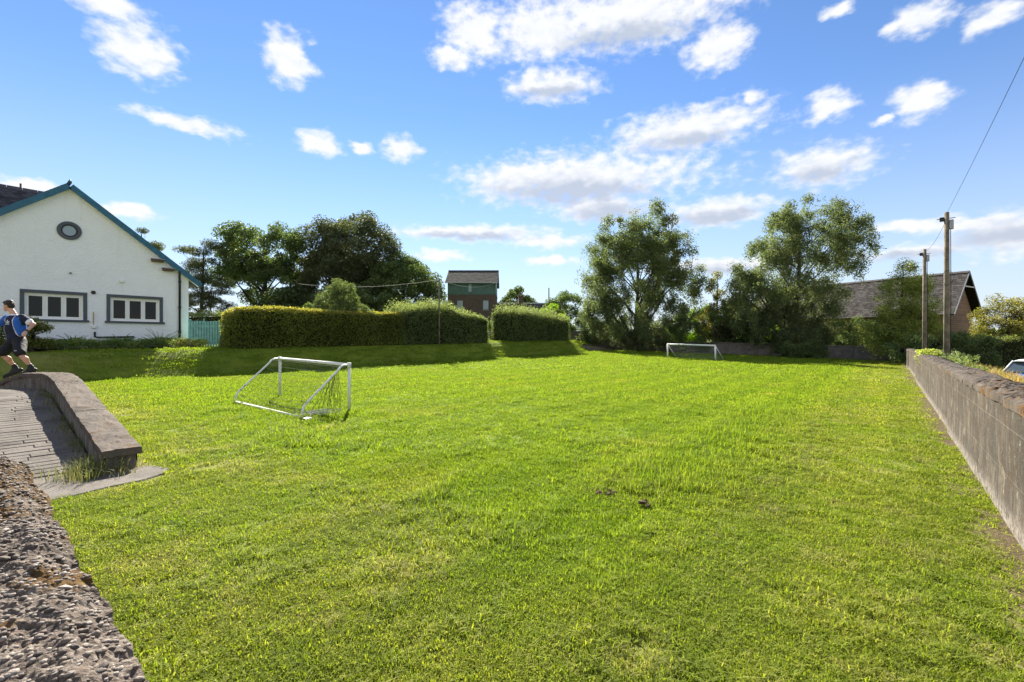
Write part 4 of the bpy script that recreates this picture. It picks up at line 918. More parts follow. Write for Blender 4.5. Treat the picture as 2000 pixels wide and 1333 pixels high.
def tree(name, label, cat, r, f, zb, blobs, nclump, nleaf, leaf, mat, bark='bark', tr=0.25, crad=0.9, clumpflat=0.75, hang=0.0, lo=0.25, group=None, seed=1, shell=0.55, aspect=0.6, up=0.3, lean=(0, 0), topf=0.85):
    g = np.random.default_rng(seed); x, y = sv(r, f)
    w = empty(name, (x, y, zb), YAW); tag(w, label, cat, group)
    blobs = np.array(blobs, float); vol = blobs[:, 3] * blobs[:, 4] * blobs[:, 5]; pick = g.choice(len(blobs), nclump, p=vol ** .8 / (vol ** .8).sum())
    d = ball(nclump, g); rad = shell + (1 - shell) * g.random(nclump) ** .6
    B = blobs[pick]; cl = B[:, :3] + d * rad[:, None] * B[:, 3:6]; cr = crad * g.uniform(.55, 1.35, nclump)
    ztop = (blobs[:, 2] + blobs[:, 5]).max(); zlow = (blobs[:, 2] - blobs[:, 5]).min()
    # trunk
    mb = MB(); tpts = []; nseg = 9; hgt = zlow + (ztop - zlow) * topf
    for k in range(nseg + 1):
        t = k / nseg; tpts.append(Vector((lean[0] * t + .12 * tr * 4 * math.sin(t * 5 + seed), lean[1] * t + .1 * tr * 4 * math.sin(t * 4 + 2 * seed), -.4 + (hgt + .4) * t)))
    mb.tube(tpts, [tr * (1.25 if k == 0 else 1) * (1 - .88 * k / nseg) + .015 for k in range(nseg + 1)], 9)
    nmain = min(nclump, 26); order = np.argsort(-cr * g.uniform(.6, 1.4, nclump)); nodes = [np.array(p[:]) for p in tpts[3:]]; nrad = [tr * .2] * len(nodes)
    for ki, ci_ in enumerate(order):
        c = Vector(cl[ci_]); q = cr[ci_]; hd = math.hypot(c.x, c.y)
        if ki < nmain:
            z0 = min(max(c.z - hd * g.uniform(.8, 1.5) - .3, max(lo * zlow + .4, .5)), hgt * .96); t = (z0 + .4) / (hgt + .4)
            k = min(int(t * nseg), nseg - 1); st = tpts[k].lerp(tpts[k + 1], t * nseg - k); r0 = max(.02, tr * (1 - .88 * t) * .5)
            m1 = st.lerp(c, .35) + Vector((g.normal(0, .2), g.normal(0, .2), hd * .05)); m2 = st.lerp(c, .7) + Vector((g.normal(0, .2), g.normal(0, .2), hd * .08))
            mb.tube([st, m1, m2, c], [r0, r0 * .65, r0 * .4, .015], 6, False)
            for u_ in (.25, .5, .75, 1): nodes.append(np.array((m1.lerp(m2, u_))[:])); nodes.append(np.array((m2.lerp(c, u_))[:]))
        else:
            A_ = np.array(nodes); dd = np.linalg.norm(A_ - np.array(c[:]), axis=1) + np.maximum(A_[:, 2] - c.z, 0) * 1.5; st = Vector(nodes[int(np.argmin(dd))]); L_ = (c - st).length; r0 = .018 + .008 * L_
            m2 = st.lerp(c, .6) + Vector((g.normal(0, .1 * L_), g.normal(0, .1 * L_), .12 * L_)); mb.tube([st, m2, c], [r0, r0 * .7, .008], 4, False); nodes.append(np.array(m2[:])); nodes.append(np.array(c[:]))
        for _ in range(2):
            e = c + Vector(ball(1, g)[0]) * q * .9; mb.tube([c, c.lerp(e, .5) + Vector((0, 0, .05)), e], [.014, .010, .005], 3, False)
    mb.build('trunk', M[bark], w, True)
    # leaves
    per = g.poisson(nleaf / nclump * (cr / cr.mean()) ** 2); idx = np.repeat(np.arange(nclump), per); n = len(idx)
    p = ball(n, g) * (g.random(n) ** .5)[:, None] * cr[idx][:, None]; p[:, 2] *= clumpflat; C = cl[idx] + p
    if hang > 0:
        # leaves gathered along drooping twigs
        ns = max(40, n // 22); s = g.integers(0, n, ns); sp = C[s]; ln = hang * g.uniform(.3, 1.3, ns); k = g.integers(0, ns, int(n * .6)); t = g.random(len(k))
        C[:len(k)] = sp[k] + np.stack([.12 * g.normal(size=len(k)) + .25 * t * g.normal(size=ns)[k], .12 * g.normal(size=len(k)) + .25 * t * g.normal(size=ns)[k], -t * ln[k]], -1)
    C = C[C[:, 2] > 0.15]; n = len(C)
    tint = np.clip(g.normal(.42, .2, n) + .12 * (fbm(C[:, 0] * .8, C[:, 2] * .8 + C[:, 1] * .3, seed, 2) - .5) * 2, 0, 1)
    add('crown', leaf_mesh('crown', C, leaf, aspect, tint, up, hang * .8 if hang else None, g), M[mat], w)
    return w

G1 = 'trees behind the old far wall'; G2 = 'trees behind the clipped hedge'
tree('birch_tree', 'large drooping birch left of the far goal with open airy top', 'tree', 13.4, 49, .5, [(-.3, 0, 9.0, 6.0, 4.6, 4.6), (.4, 0, 12.6, 4.3, 3.4, 3.2), (-4.2, -.5, 6.4, 2.9, 3.0, 3.8), (4.2, -.5, 6.6, 3.0, 3, 3.8), (3.6, 0, 11.0, 2.6, 2.4, 2.6), (-3.2, 0, 10.6, 2.6, 2.4, 2.6), (-1.6, -1.2, 3.6, 3.6, 2.2, 2.8), (2.6, -1.2, 3.6, 3.6, 2.2, 2.8), (0, -1.6, 2.6, 4.6, 1.8, 2.0)], 470, 114000, .178, 'birch_leaf', 'birch_bark', .28, .72, .9, 1.1, .3, G1, 11, .45, .55)
tree('birch_tree', 'tall birch with heavy right-hand boughs between far goal and slate roofed hall', 'tree', 26.3, 42, .3, [(1.8, 0, 11.3, 4.6, 3.4, 3.3), (4.6, 0, 9.6, 2.2, 2.2, 2.2), (-1.8, -.4, 7.0, 4.2, 3.4, 3.8), (-4.2, -.4, 4.6, 2.6, 2.6, 3.0), (1.0, -.4, 4.8, 2.6, 2.4, 2.6), (-1.6, 0, 10.6, 2.6, 2.4, 2.8), (4.2, 0, 12.0, 2.0, 1.8, 2.0), (-.6, -1.0, 2.8, 3.6, 2, 2.3)], 450, 105000, .158, 'birch_leaf', 'birch_bark', .30, .68, .9, 1.1, .3, G1, 23, .45, .55)
tree('sycamore_tree', 'spreading sycamore with bare lower boughs left of the dark tree', 'tree', -24.0, 44, 1.4, [(0, 0, 8.7, 4.0, 3.4, 3.3), (2.0, 0, 5.6, 3.0, 3.0, 3.0), (-2.4, 0, 6.2, 2.0, 2.2, 2.2), (2.0, 0, 3.0, 3.0, 2.4, 2.2)], 190, 52000, .19, 'tree_leaf', 'bark', .34, .8, .8, 0, .5, G2, 5, .35, .7)
tree('maple_tree', 'big rounded dark tree behind the conical bush', 'tree', -16.6, 46, 1.4, [(.3, 0, 9.0, 4.4, 4.2, 4.3), (1.2, 0, 5.0, 4.2, 4.0, 3.6), (-2.4, 0, 5.6, 3.6, 3.4, 4.0), (-2.2, 0, 9.6, 2.6, 2.4, 2.6), (2.4, 0, 8.6, 2.8, 2.4, 3.0)], 280, 80000, .19, 'dark_leaf', 'bark', .42, 1.0, .8, 0, .4, G2, 6, .3, .7)
tree('maple_tree', 'lower green tree right of the big dark tree beside the brick tower', 'tree', -10.6, 45, 1.4, [(0, 0, 5.2, 3.3, 3.0, 3.2), (-1.8, 0, 4.6, 2.8, 2.8, 3.0), (2.0, 0, 3.8, 2.2, 2.4, 2.4)], 150, 50000, .18, 'tree_leaf', 'bark', .28, .85, .8, 0, .4, G2, 8, .55, .7)
tree('cedar_tree', 'layered dark cedar just right of the cottage corner', 'tree', -26.2, 38.5, 1.4, [(.3, 0, 7.6, 1.9, 1.6, 1.3), (-.9, 0, 6.0, 1.6, 1.6, .9), (.8, 0, 4.9, 2.0, 1.8, .9), (-.2, 0, 3.2, 2.4, 2.0, 1.2)], 110, 24000, .14, 'dark_leaf', 'bark', .2, .6, .45, 0, .3, G2, 9, .4, .35)
tree('pine_tree', 'pine tops showing above the cottage roof slope', 'tree', -39.0, 48, 1.4, [(-.9, 0, 11.6, 1.1, 1.1, .8), (.7, 0, 10.0, 1.3, 1.2, 1.2), (0, 0, 8, 2.2, 2, 1.6)], 26, 9000, .2, 'dark_leaf', 'bark', .25, .7, .6, 0, .6, None, 12, .4, .35)
tree('oak_tree', 'distant round tree right of the brick tower house', 'tree', .5, 82, 1.4, [(0, 0, 7.0, 2.9, 2.6, 3.0), (2.2, 0, 5.8, 2.2, 2, 2.4)], 50, 14000, .28, 'tree_leaf', 'bark', .3, .8, .8, 0, .4, None, 13, .5, .7)
tree('rowan_tree', 'rowan with rusty upright tips between the two birches', 'tree', 21.0, 46.5, .4, [(-.4, 0, 5.4, .9, .9, 3.2), (.6, 0, 4.4, 1.0, 1.0, 2.6), (0, 0, 3, 1.9, 1.6, 2.2)], 50, 13000, .17, 'copper_leaf', 'bark', .14, .55, .9, 0, .3, G1, 14, .4, .5)
tree('willow_tree', 'light green bushy tree beside the far utility pole', 'tree', 29.2, 34, -.2, [(0, 0, 4.6, 1.9, 1.8, 2.2), (-1.0, 0, 2.5, 1.7, 1.7, 1.8), (1.0, 0, 2.7, 1.6, 1.6, 1.8), (.5, 0, 6.6, 1.1, 1.1, 1.5)], 170, 42000, .115, 'willow_leaf', 'bark', .14, .6, .9, .5, .3, None, 15, .4, .5)
def bush(label, r, f, zb, blobs, nc, nl_, leaf, mat, seed, name='bush', group=None, crad=.55, asp=.6, hang=0, shell=.6): return tree(name, label, 'bush', r, f, zb, blobs, nc, int(nl_ * .82), leaf, mat, 'bark', .08, crad, .85, hang, .2, group, seed, shell, asp, .3, (0, 0), .7)
GB = 'bushes behind the old far wall'
GU = 'undergrowth behind the clipped hedge'
bush('dark undergrowth below the spreading sycamore behind the hedge', -19.5, 40, 1.3, [(0, 0, 2.0, 2.6, 1.6, 1.7), (-2.8, 0, 1.4, 1.8, 1.4, 1.2), (2.6, 0, 2.4, 2.4, 1.6, 2.0)], 80, 20000, .16, 'dark_leaf', 71, group=GU, crad=.6)
bush('dark undergrowth right of the conical bush behind the hedge', -11.8, 40, 1.3, [(0, 0, 2.4, 2.6, 1.6, 2.0), (2.8, 0, 2.0, 2.0, 1.4, 1.7), (-2.4, 0, 2.6, 2.2, 1.5, 2.2)], 80, 20000, .16, 'tree_leaf', 72, group=GU, crad=.6)
bush('sunny undergrowth between cedar and sycamore above the gate', -25.0, 42, 1.3, [(0, 0, 1.5, 2.4, 1.5, 1.4), (2.4, 0, 1.3, 1.8, 1.4, 1.2)], 50, 12000, .15, 'shrub_leaf', 73, group=GU, crad=.5)
bush('mid green shrubs filling the space between the two birches', 19.8, 44.5, .3, [(0, 0, 2.6, 2.2, 1.4, 2.4), (-2.4, .3, 2.0, 1.8, 1.3, 1.8), (2.2, 0, 3.0, 1.8, 1.4, 2.8)], 80, 20000, .15, 'tree_leaf', 74, group=GB)
bush('yellowing bush at the right edge beyond the field hedge', 38.8, 35.5, -.6, [(0, 0, 3.6, 2.2, 2, 2.3), (2.4, 0, 3.2, 2, 2, 2.2), (-1.3, 0, 2.4, 1.4, 1.5, 1.6)], 140, 34000, .12, 'copper_leaf', 21)
bush('dark bush at the left foot of the large birch', 6.6, 56, .9, [(0, 0, 3.8, 2.4, 2.2, 3.2), (1.8, 0, 2.6, 2.0, 2, 2.4), (-1.5, 0, 2.0, 1.3, 1.5, 1.8)], 70, 20000, .19, 'tree_leaf', 22, group=GB, crad=.7)
bush('bright lime green bush glowing behind the far goal', 20.0, 52.5, .5, [(0, 0, 2.6, 2.4, 1.6, 2.2), (-2.2, 0, 1.8, 1.8, 1.5, 1.5), (2.4, 0, 3.2, 1.6, 1.5, 2.0)], 70, 17000, .17, 'lime_leaf', 24, group=GB, crad=.6)
bush('dense dark bush right of the far goal under the birches', 21.6, 45.5, .3, [(0, 0, 2.2, 1.9, 1.5, 2.0), (1.8, -.3, 2.6, 1.8, 1.5, 2.4)], 60, 17000, .15, 'dark_leaf', 25, group=GB)
bush('bright green bush glowing between birch trunk and dark bushes', 25.8, 46.5, .3, [(0, 0, 2.4, 2.0, 1.4, 2.0), (-2.4, 0, 2.6, 1.6, 1.4, 1.9)], 50, 13000, .15, 'lime_leaf', 33, group=GB)
bush('dark elder thicket left of the light green tree', 31.0, 41.0, .1, [(0, 0, 1.9, 2.6, 1.6, 1.7), (2.4, 0, 1.6, 2, 1.6, 1.5), (-2.4, 0, 1.5, 1.6, 1.4, 1.3)], 80, 20000, .14, 'tree_leaf', 26, group=GB)
bush('dark bushes crowding the wall under the tall birch', 27.2, 41.0, .2, [(0, 0, 1.5, 2.2, 1.2, 1.4), (-3.0, 0, 2.2, 2.4, 1.3, 2.1)], 60, 17000, .14, 'dark_leaf', 27, group=GB)
bush('rounded dark shrub in front of the far wall', 24.7, 38.3, .05, [(0, 0, .75, 2.0, 1.1, .85), (-1.0, 0, .55, 1.2, 1, .65)], 60, 13000, .11, 'tree_leaf', 28, 'shrub', crad=.35)
bush('dark leafy shrub under the large birch before the wall', 12.9, 46.8, .4, [(0, 0, 1.2, 1.6, 1, 1.2), (1.6, 0, 1.0, 1.2, .9, .9)], 50, 11000, .13, 'dark_leaf', 29, 'shrub', crad=.4)
bush('mixed shrubs under the large birch beside the wing wall', 9.6, 53, .5, [(0, 0, 1.8, 2.2, 1.5, 1.7), (2.4, 0, 2.0, 2.2, 1.4, 1.9), (5.4, -.5, 1.9, 2.4, 1.4, 1.9)], 70, 19000, .16, 'birch_leaf', 30, group=GB, crad=.7)
bush('conical light tipped bush rising behind the clipped hedge', -10.25, 26.9, 1.35, [(0, 0, 1.1, 2.7, 1.5, .8), (0, 0, 1.5, 2.5, 1.4, .8), (0, 0, 1.95, 2.1, 1.3, .75), (0, 0, 2.4, 1.65, 1.2, .7), (0, 0, 2.85, 1.2, 1.0, .65), (.03, 0, 3.3, .8, .75, .6), (.05, 0, 3.65, .4, .4, .5)], 330, 44000, .085, 'shrub_leaf', 31, crad=.26, asp=.5, shell=.25)
bush('green shrub filling the hedge gap beside the brick tower', -1.6, 41.5, 1.45, [(0, 0, 1.0, 1.0, .8, 1.0), (.7, 0, 1.6, .7, .7, 1.3)], 40, 8000, .11, 'tree_leaf', 32, crad=.4)
bush('low bushes between the poles behind the concrete wall', 28.0, 29.5, -.5, [(0, 0, 1.6, 2.0, 1.2, 1.2), (2.0, 0, 1.4, 1.6, 1.2, 1.1), (-2, 0, 1.5, 1.4, 1.1, 1.1)], 60, 15000, .12, 'tree_leaf', 34, crad=.45)
bush('bright bush over the low cottage eaves', 4.2, 50, 1.4, [(0, 0, 2.4, 1.3, 1.1, 1.7), (1.1, 0, 1.6, 1.0, 1, 1.2)], 40, 9000, .15, 'lime_leaf', 35, crad=.5)
bush('leafy garden shrub against the cottage wall behind the jumping person', *(-17.9, 17.0), 1.2, [(0, 0, .6, .65, .5, .6), (-.5, 0, .7, .6, .5, .6)], 40, 7000, .07, 'hedge_leaf', 36, 'shrub', crad=.22)

def hedge(name, label, x0, x1, y0, y1, zbf, ztf, nl, leaf, mat, seed, shag=0.0, wob=.12, rz=None, loc=None, sun_tint=0.6):
    """clipped hedge: leafy skin around a twiggy core; x,y box (world or local), zbf / ztf functions of y"""
    g = np.random.default_rng(seed); w = empty(name, loc or ((x0 + x1) / 2, (y0 + y1) / 2, float(zbf(np.array([(y0 + y1) / 2]))[0])), rz or 0); tag(w, label, 'hedge')
    off = np.array([0, 0, 0]) if loc else np.array(w.location[:])
    A = [(x1 - x0) * (y1 - y0) * 1.6, (y1 - y0) * 2, (y1 - y0) * 2 * .5, (x1 - x0) * 2, (x1 - x0) * 2]; A = np.array(A); k = g.choice(5, nl, p=A / A.sum())
    s = g.random(nl); t = g.random(nl); X = x0 + (x1 - x0) * s; Y = y0 + (y1 - y0) * t; h = g.random(nl)
    X = np.where(k == 1, x1, np.where(k == 2, x0, X)); Y = np.where(k == 3, y0, np.where(k == 4, y1, Y))
    zb, zt = zbf(Y), ztf(Y); Z = np.where(k == 0, zt, zb + (zt - zb) * h)
    wob_ = wob * 2 * (fbm(Y * .8 + X, Z * .9, seed, 3) - .5); rad = g.normal(0, .06, nl) + wob_ + .22 * (fbm(Y * 3.2 + X * 2, Z * 3.6, seed + 9, 3) - .5)
    topround = np.clip((Z - (zt - .35)) / .35, 0, 1) ** 2 * .22
    X = X + np.where(k == 1, rad - topround, 0) - np.where(k == 2, rad - topround, 0); Y = Y + np.where(k == 4, rad - topround, 0) - np.where(k == 3, rad - topround, 0)
    Z = Z + np.where(k == 0, g.normal(0, .04, nl) + wob_ * .8 - .14 * (np.abs(X - (x0 + x1) / 2) / ((x1 - x0) / 2)) ** 4, 0)
    if shag > 0: Z = Z + np.where(k == 0, shag * g.random(nl) ** 3 * (fbm(Y * 1.8, X * 1.8, seed + 5, 2) * 1.8), 0)
    C = np.stack([X, Y, Z], -1) - off
    tint = np.clip(g.normal(.42, .24, nl) + np.where((k == 0) | (Z > zt - .12), sun_tint * g.random(nl), 0), 0, 1)  # top leaves tinted golden: sunlight put into the leaf colour
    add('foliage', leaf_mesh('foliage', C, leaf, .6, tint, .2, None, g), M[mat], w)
    n = 24; V = []; ys = np.linspace(y0 + .12, y1 - .12, n)
    for y in ys:
        a, b = float(zbf(np.array([y]))[0]), float(ztf(np.array([y]))[0]) - .16; V += [(x0 + .14, y, a - .1), (x1 - .12, y, a - .1), (x1 - .12, y, b - .15), (x1 - .3, y, b), (x0 + .3, y, b), (x0 + .14, y, b - .15)]
    V = np.array(V) - off; idx = np.arange(n * 6).reshape(n, 6); F = np.stack([idx[:-1], np.roll(idx, -1, 1)[:-1], np.roll(idx, -1, 1)[1:], idx[1:]], -1).reshape(-1, 4)
    mb = MB(); mb.raw(V, [tuple(f) for f in F] + [tuple(idx[0]), tuple(idx[-1][::-1])]); mb.build('twigs', M['core'], w)
    return w
zb_ = lambda Y: terrain(np.full_like(np.asarray(Y, float), -23.2), Y)
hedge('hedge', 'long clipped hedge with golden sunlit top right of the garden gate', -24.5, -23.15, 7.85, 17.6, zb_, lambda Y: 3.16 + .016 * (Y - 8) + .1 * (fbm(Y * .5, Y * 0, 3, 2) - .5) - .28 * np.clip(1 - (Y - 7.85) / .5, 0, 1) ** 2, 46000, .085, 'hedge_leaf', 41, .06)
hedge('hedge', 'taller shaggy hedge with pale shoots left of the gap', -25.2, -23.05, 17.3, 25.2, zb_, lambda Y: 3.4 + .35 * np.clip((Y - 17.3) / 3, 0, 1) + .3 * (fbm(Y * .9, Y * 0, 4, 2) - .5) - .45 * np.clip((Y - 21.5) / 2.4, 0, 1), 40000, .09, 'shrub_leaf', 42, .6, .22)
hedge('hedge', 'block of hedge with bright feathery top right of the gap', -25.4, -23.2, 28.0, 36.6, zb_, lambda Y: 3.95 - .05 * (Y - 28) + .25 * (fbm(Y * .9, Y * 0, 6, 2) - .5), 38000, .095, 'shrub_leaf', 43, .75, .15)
hx, hy = sv(29.5, 32.5)
hedge('hedge', 'dark field hedge right of the utility poles', -.8, .8, -16, 0.3, lambda Y: np.full_like(np.asarray(Y, float), -.8), lambda Y: 1.75 + .15 * (fbm(Y * .6, Y * 0, 8, 2) - .5), 30000, .11, 'tree_leaf', 44, .25, .2, rz=YAW + R(100), loc=(hx, hy, 0))
hx, hy = sv(-22.0, 31.5)
hedge('hedge', 'far garden hedge seen over the turquoise gate', -.6, .6, -4.5, 2.8, lambda Y: np.full_like(np.asarray(Y, float), 1.3), lambda Y: 3.45 + .2 * (fbm(Y * .7, Y * 0, 8, 2) - .5), 12000, .1, 'shrub_leaf', 45, .3, .15, rz=YAW + R(90), loc=(hx, hy, 0))
def distant_wood():
    g = np.random.default_rng(3); n = 26000; a = g.uniform(-1.0, 1.0, n); d = g.uniform(165, 180, n); x = d * np.sin(a); y = d * np.cos(a)
    top = 3.2 + 4.5 * fbm(a * 22, a * 0, 3, 3); z = -.5 + top * g.random(n) ** .8
    X = CY * x - SY * y; Y = SY * x + CY * y
    o = add('distant_wood', leaf_mesh('distant_wood', np.stack([X, Y, z], -1), 1.1, .8, np.clip(g.normal(.4, .2, n), 0, 1), .3, None, g), M['tree_leaf']); tag(o, 'low line of far-off trees on the horizon', 'trees', None, 'stuff')
distant_wood()

# ------------------------------------------------------------------ planting by the cottage
def fern(label, x, y, z, n, ln, wd, mat, seed, arch=.9, cat='plant', name='fern'):
    g = np.random.default_rng(seed); w = empty(name, (x, y, z)); tag(w, label, cat); V = []; F = []; tint = []
    for k in range(n):
        an = 2 * math.pi * k / n + g.uniform(-.3, .3); L_ = ln * g.uniform(.7, 1.15); el = g.uniform(.7, 1.35); px = py = pz = 0; d = np.array([math.cos(an), math.sin(an)]); s = np.array([-d[1], d[0]])
        m = 8; b = len(V); tv = g.random()
        for i in range(m):
            t = i / (m - 1); e = el - arch * t * 1.3; r_ = L_ * t; q = np.array([d[0] * r_ * math.cos(el - arch * t * .5), d[1] * r_ * math.cos(el - arch * t * .5), r_ * math.sin(el - arch * t * .6)])
            wv = wd * (1 - t) ** .7 * (1 if i % 2 else .6) + .002; V += [(q[0] - s[0] * wv, q[1] - s[1] * wv, q[2] - .01), (q[0], q[1], q[2] + .01), (q[0] + s[0] * wv, q[1] + s[1] * wv, q[2] - .01)]
        for i in range(m - 1):
            o_ = b + 3 * i; F += [(o_, o_ + 1, o_ + 4, o_ + 3), (o_ + 1, o_ + 2, o_ + 5, o_ + 4)]; tint += [tv, tv]
    add('fronds', npmesh('fronds', V, np.array(F), False, {'tint': tint}), M[mat], w); return w
def at_wall(y, out): return (-26.75 + out, y)
fern('arching fern below the first cottage window', *at_wall(2.9, .9), 1.3, 18, .85, .05, 'fern', 51)
fern('bushy fern between the two cottage windows', *at_wall(4.45, .8), 1.3, 24, .85, .055, 'fern', 52)
fern('spiky sword leaved plant below the right cottage window', *at_wall(5.85, .8), 1.3, 34, .95, .028, 'fern', 53, .6, 'plant', 'sword_plant')
fern('small fern near the cottage downpipe', *at_wall(6.6, 1.0), 1.25, 16, .5, .04, 'fern', 54)
def bed():
    g = np.random.default_rng(5); n = 17000; X = -26.6 + 1.9 * g.random(n); Y = g.uniform(-1.5, 7.5, n); hh = .22 + .34 * fbm(X * 2.2, Y * 1.7, 5, 3); Z = terrain(X, Y) + hh * g.random(n) ** .6
    keep = X < -24.9 + .3 * fbm(Y * 2, Y * 0, 3, 2); C = np.stack([X, Y, Z], -1)[keep]
    o = add('bedding_plants', leaf_mesh('bedding_plants', C, .075, .6, np.clip(.25 + .9 * (fbm(C[:, 0] * 1.5, C[:, 1] * 1.5, 6, 2) - .3) + g.normal(0, .12, len(C)), 0, 1), .4, None, g), M['bed']); tag(o, 'low mixed bedding plants along the foot of the cottage wall', 'plants', None, 'stuff')
    xs = np.linspace(-26.74, -24.75, 12); ys = np.linspace(-2, 7.6, 30); XX, YY = np.meshgrid(xs, ys, indexing='ij'); idx = np.arange(360).reshape(12, 30)
    o = add('flower_bed', npmesh('flower_bed', np.stack([XX + (.12 * (fbm(YY * 1.3, YY * 0, 2, 2) - .5) * (XX > -25)), YY, terrain(XX, YY) + .03 + .05 * np.minimum(1, (XX + 26.75))], -1).reshape(-1, 3), np.stack([idx[:-1, :-1], idx[1:, :-1], idx[1:, 1:], idx[:-1, 1:]], -1).reshape(-1, 4), True), M['soil']); o['kind'] = 'structure'; o['label'] = 'soil of the flower bed along the cottage wall'
bed()

# ------------------------------------------------------------------ weeds outside the right wall, grasses on the ramp
def stems(name, label, pts, hts, mat, seed, cat='weeds', blades=9, wd=.012, spread=.35, seedhead=True):
    g = np.random.default_rng(seed); V = []; tint = []; pts = np.asarray(pts); n = len(pts)
    k = n * blades; base = np.repeat(pts, blades, 0) + g.normal(0, .07, (k, 3)) * [1, 1, 0]; h = np.repeat(hts, blades) * g.uniform(.45, 1.1, k); an = g.uniform(0, 6.28, k); d = np.stack([np.cos(an), np.sin(an), 0 * an], -1); s = np.stack([-np.sin(an), np.cos(an), 0 * an], -1)
    le = (spread * g.random(k))[:, None]; P0 = base; P1 = base + d * h[:, None] * le * .35 + np.array([0, 0, 1]) * (h * .55)[:, None]; P2 = base + d * h[:, None] * le + np.array([0, 0, 1]) * (h * (1 - .3 * le[:, 0]))[:, None]
    w_ = wd * g.uniform(.6, 1.3, k)[:, None]
    V = np.stack([P0 - s * w_, P0 + s * w_, P1 + s * w_ * .8, P1 - s * w_ * .8, P2, P2], 1).reshape(-1, 3); b = (np.arange(k) * 6)[:, None]
    F = np.concatenate([b + np.array([0, 1, 2, 3]), b + np.array([3, 2, 4, 5])]); t = np.clip(np.repeat(g.random(n), blades) * .7 + .3 * g.random(k), 0, 1)
    V = V.reshape(k, 6, 3); V[:, 4] -= s * .001; V[:, 5] += s * .001
    o = add(name, npmesh(name, V.reshape(-1, 3), F, False, {'tint': np.concatenate([t, t])}), M[mat]); tag(o, label, cat, None, 'stuff'); return o
g_ = np.random.default_rng(9); n = 3200
wx = 1.35 + 7.5 * g_.random(n) ** 1.3; wy = g_.uniform(4, 34, n)
stems('rank_weeds', 'tall tan and rusty weeds outside the right concrete wall', np.stack([wx, wy, terrain(wx, wy)], -1), .22 + .42 * fbm(wx * .6, wy * .6, 3, 2), 'weed', 61, 'weeds', 11, .012, .5)
def leafy_stuff(name, label, C, leaf, mat, seed, cat): 
    g = np.random.default_rng(seed); o = add(name, leaf_mesh(name, C, leaf, .6, np.clip(g.normal(.45, .22, len(C)), 0, 1), .4, None, g), M[mat]); tag(o, label, cat, None, 'stuff'); return o
n = 5000; bx = 1.3 + 1.1 * g_.random(n); by = 20 + 16 * g_.random(n); bz = terrain(bx, by) + (.25 + .65 * fbm(bx * .9, by * .9, 4, 2)) * g_.random(n) ** .5
leafy_stuff('brambles', 'green brambles spilling along the back of the concrete wall', np.stack([bx, by, bz], -1), .1, 'shrub_leaf', 62, 'brambles')
n = 2600; iy = 21.0 + 4.2 * g_.random(n); ix = .80 + .6 * g_.random(n) ** .7; iz = 1.12 + .16 * g_.random(n) * fbm(iy * 2, ix, 4, 2) * 2 - .35 * (ix < .86) * g_.random(n)
leafy_stuff('creeper', 'pale creeper draped over the concrete wall coping', np.stack([ix, iy, iz], -1), .085, 'willow_leaf', 63, 'creeper')
gx = np.concatenate([g_.normal(-7.0, .16, 60), -7.4 - 5.5 * g_.random(90) ** 1.6]); gy = np.concatenate([g_.normal(.95, .16, 60), .96 + .05 * g_.random(90)]); gz = np.concatenate([np.full(60, .08), np.interp(-gx[60:], [7.3, 11.4, 12.3, 13], [.07, .57, .625, .63])])
stems('ramp_grass', 'dry grass tufts growing along the foot of the ramp parapet', np.stack([gx, gy, gz], -1), np.where(np.arange(150) < 60, .19, .09) * g_.uniform(.5, 1.4, 150), 'dry_grass', 64, 'grass', 12, .0035, .9)

# ------------------------------------------------------------------ lawn grass
def blade_tuft(name, nb, rad, h, wd, seed, lean=.55, broad=False):
    g = np.random.default_rng(seed); a = g.uniform(0, 6.28, nb); rr = rad * np.sqrt(g.random(nb)); base = np.stack([rr * np.cos(a), rr * np.sin(a), np.full(nb, -.004)], -1)
    an = g.uniform(0, 6.28, nb); d = np.stack([np.cos(an), np.sin(an), 0 * an], -1); s = np.stack([-np.sin(an), np.cos(an), 0 * an], -1); up = np.array([0, 0, 1.0])
    H = (h * g.uniform(.45, 1.25, nb))[:, None]; le = lean * g.uniform(.2, 1.5, nb)[:, None]; W_ = (wd * g.uniform(.7, 1.3, nb))[:, None]
    P1 = base + up * H * .55 + d * H * le * .25; P2 = base + up * H * (1 - .25 * le) + d * H * le
    if broad: V = np.stack([base - s * W_ * .2, base + s * W_ * .2, P1 + s * W_, P1 - s * W_, P2 + s * W_ * .3, P2 - s * W_ * .3], 1)
    else: V = np.stack([base - s * W_, base + s * W_, P1 + s * W_ * .8, P1 - s * W_ * .8, P2 + s * W_ * .12, P2 - s * W_ * .12], 1)
    b = (np.arange(nb) * 6)[:, None]; t = g.random(nb)
    me = npmesh(name, V.reshape(-1, 3), np.concatenate([b + np.array([0, 1, 2, 3]), b + np.array([3, 2, 4, 5])]), False, {'tint': np.concatenate([t, t])})
    o = bpy.data.objects.new(name, me); me.materials.append(M['blade']); tag(o, 'short mown grass of the lawn', 'grass', None, 'stuff'); return o
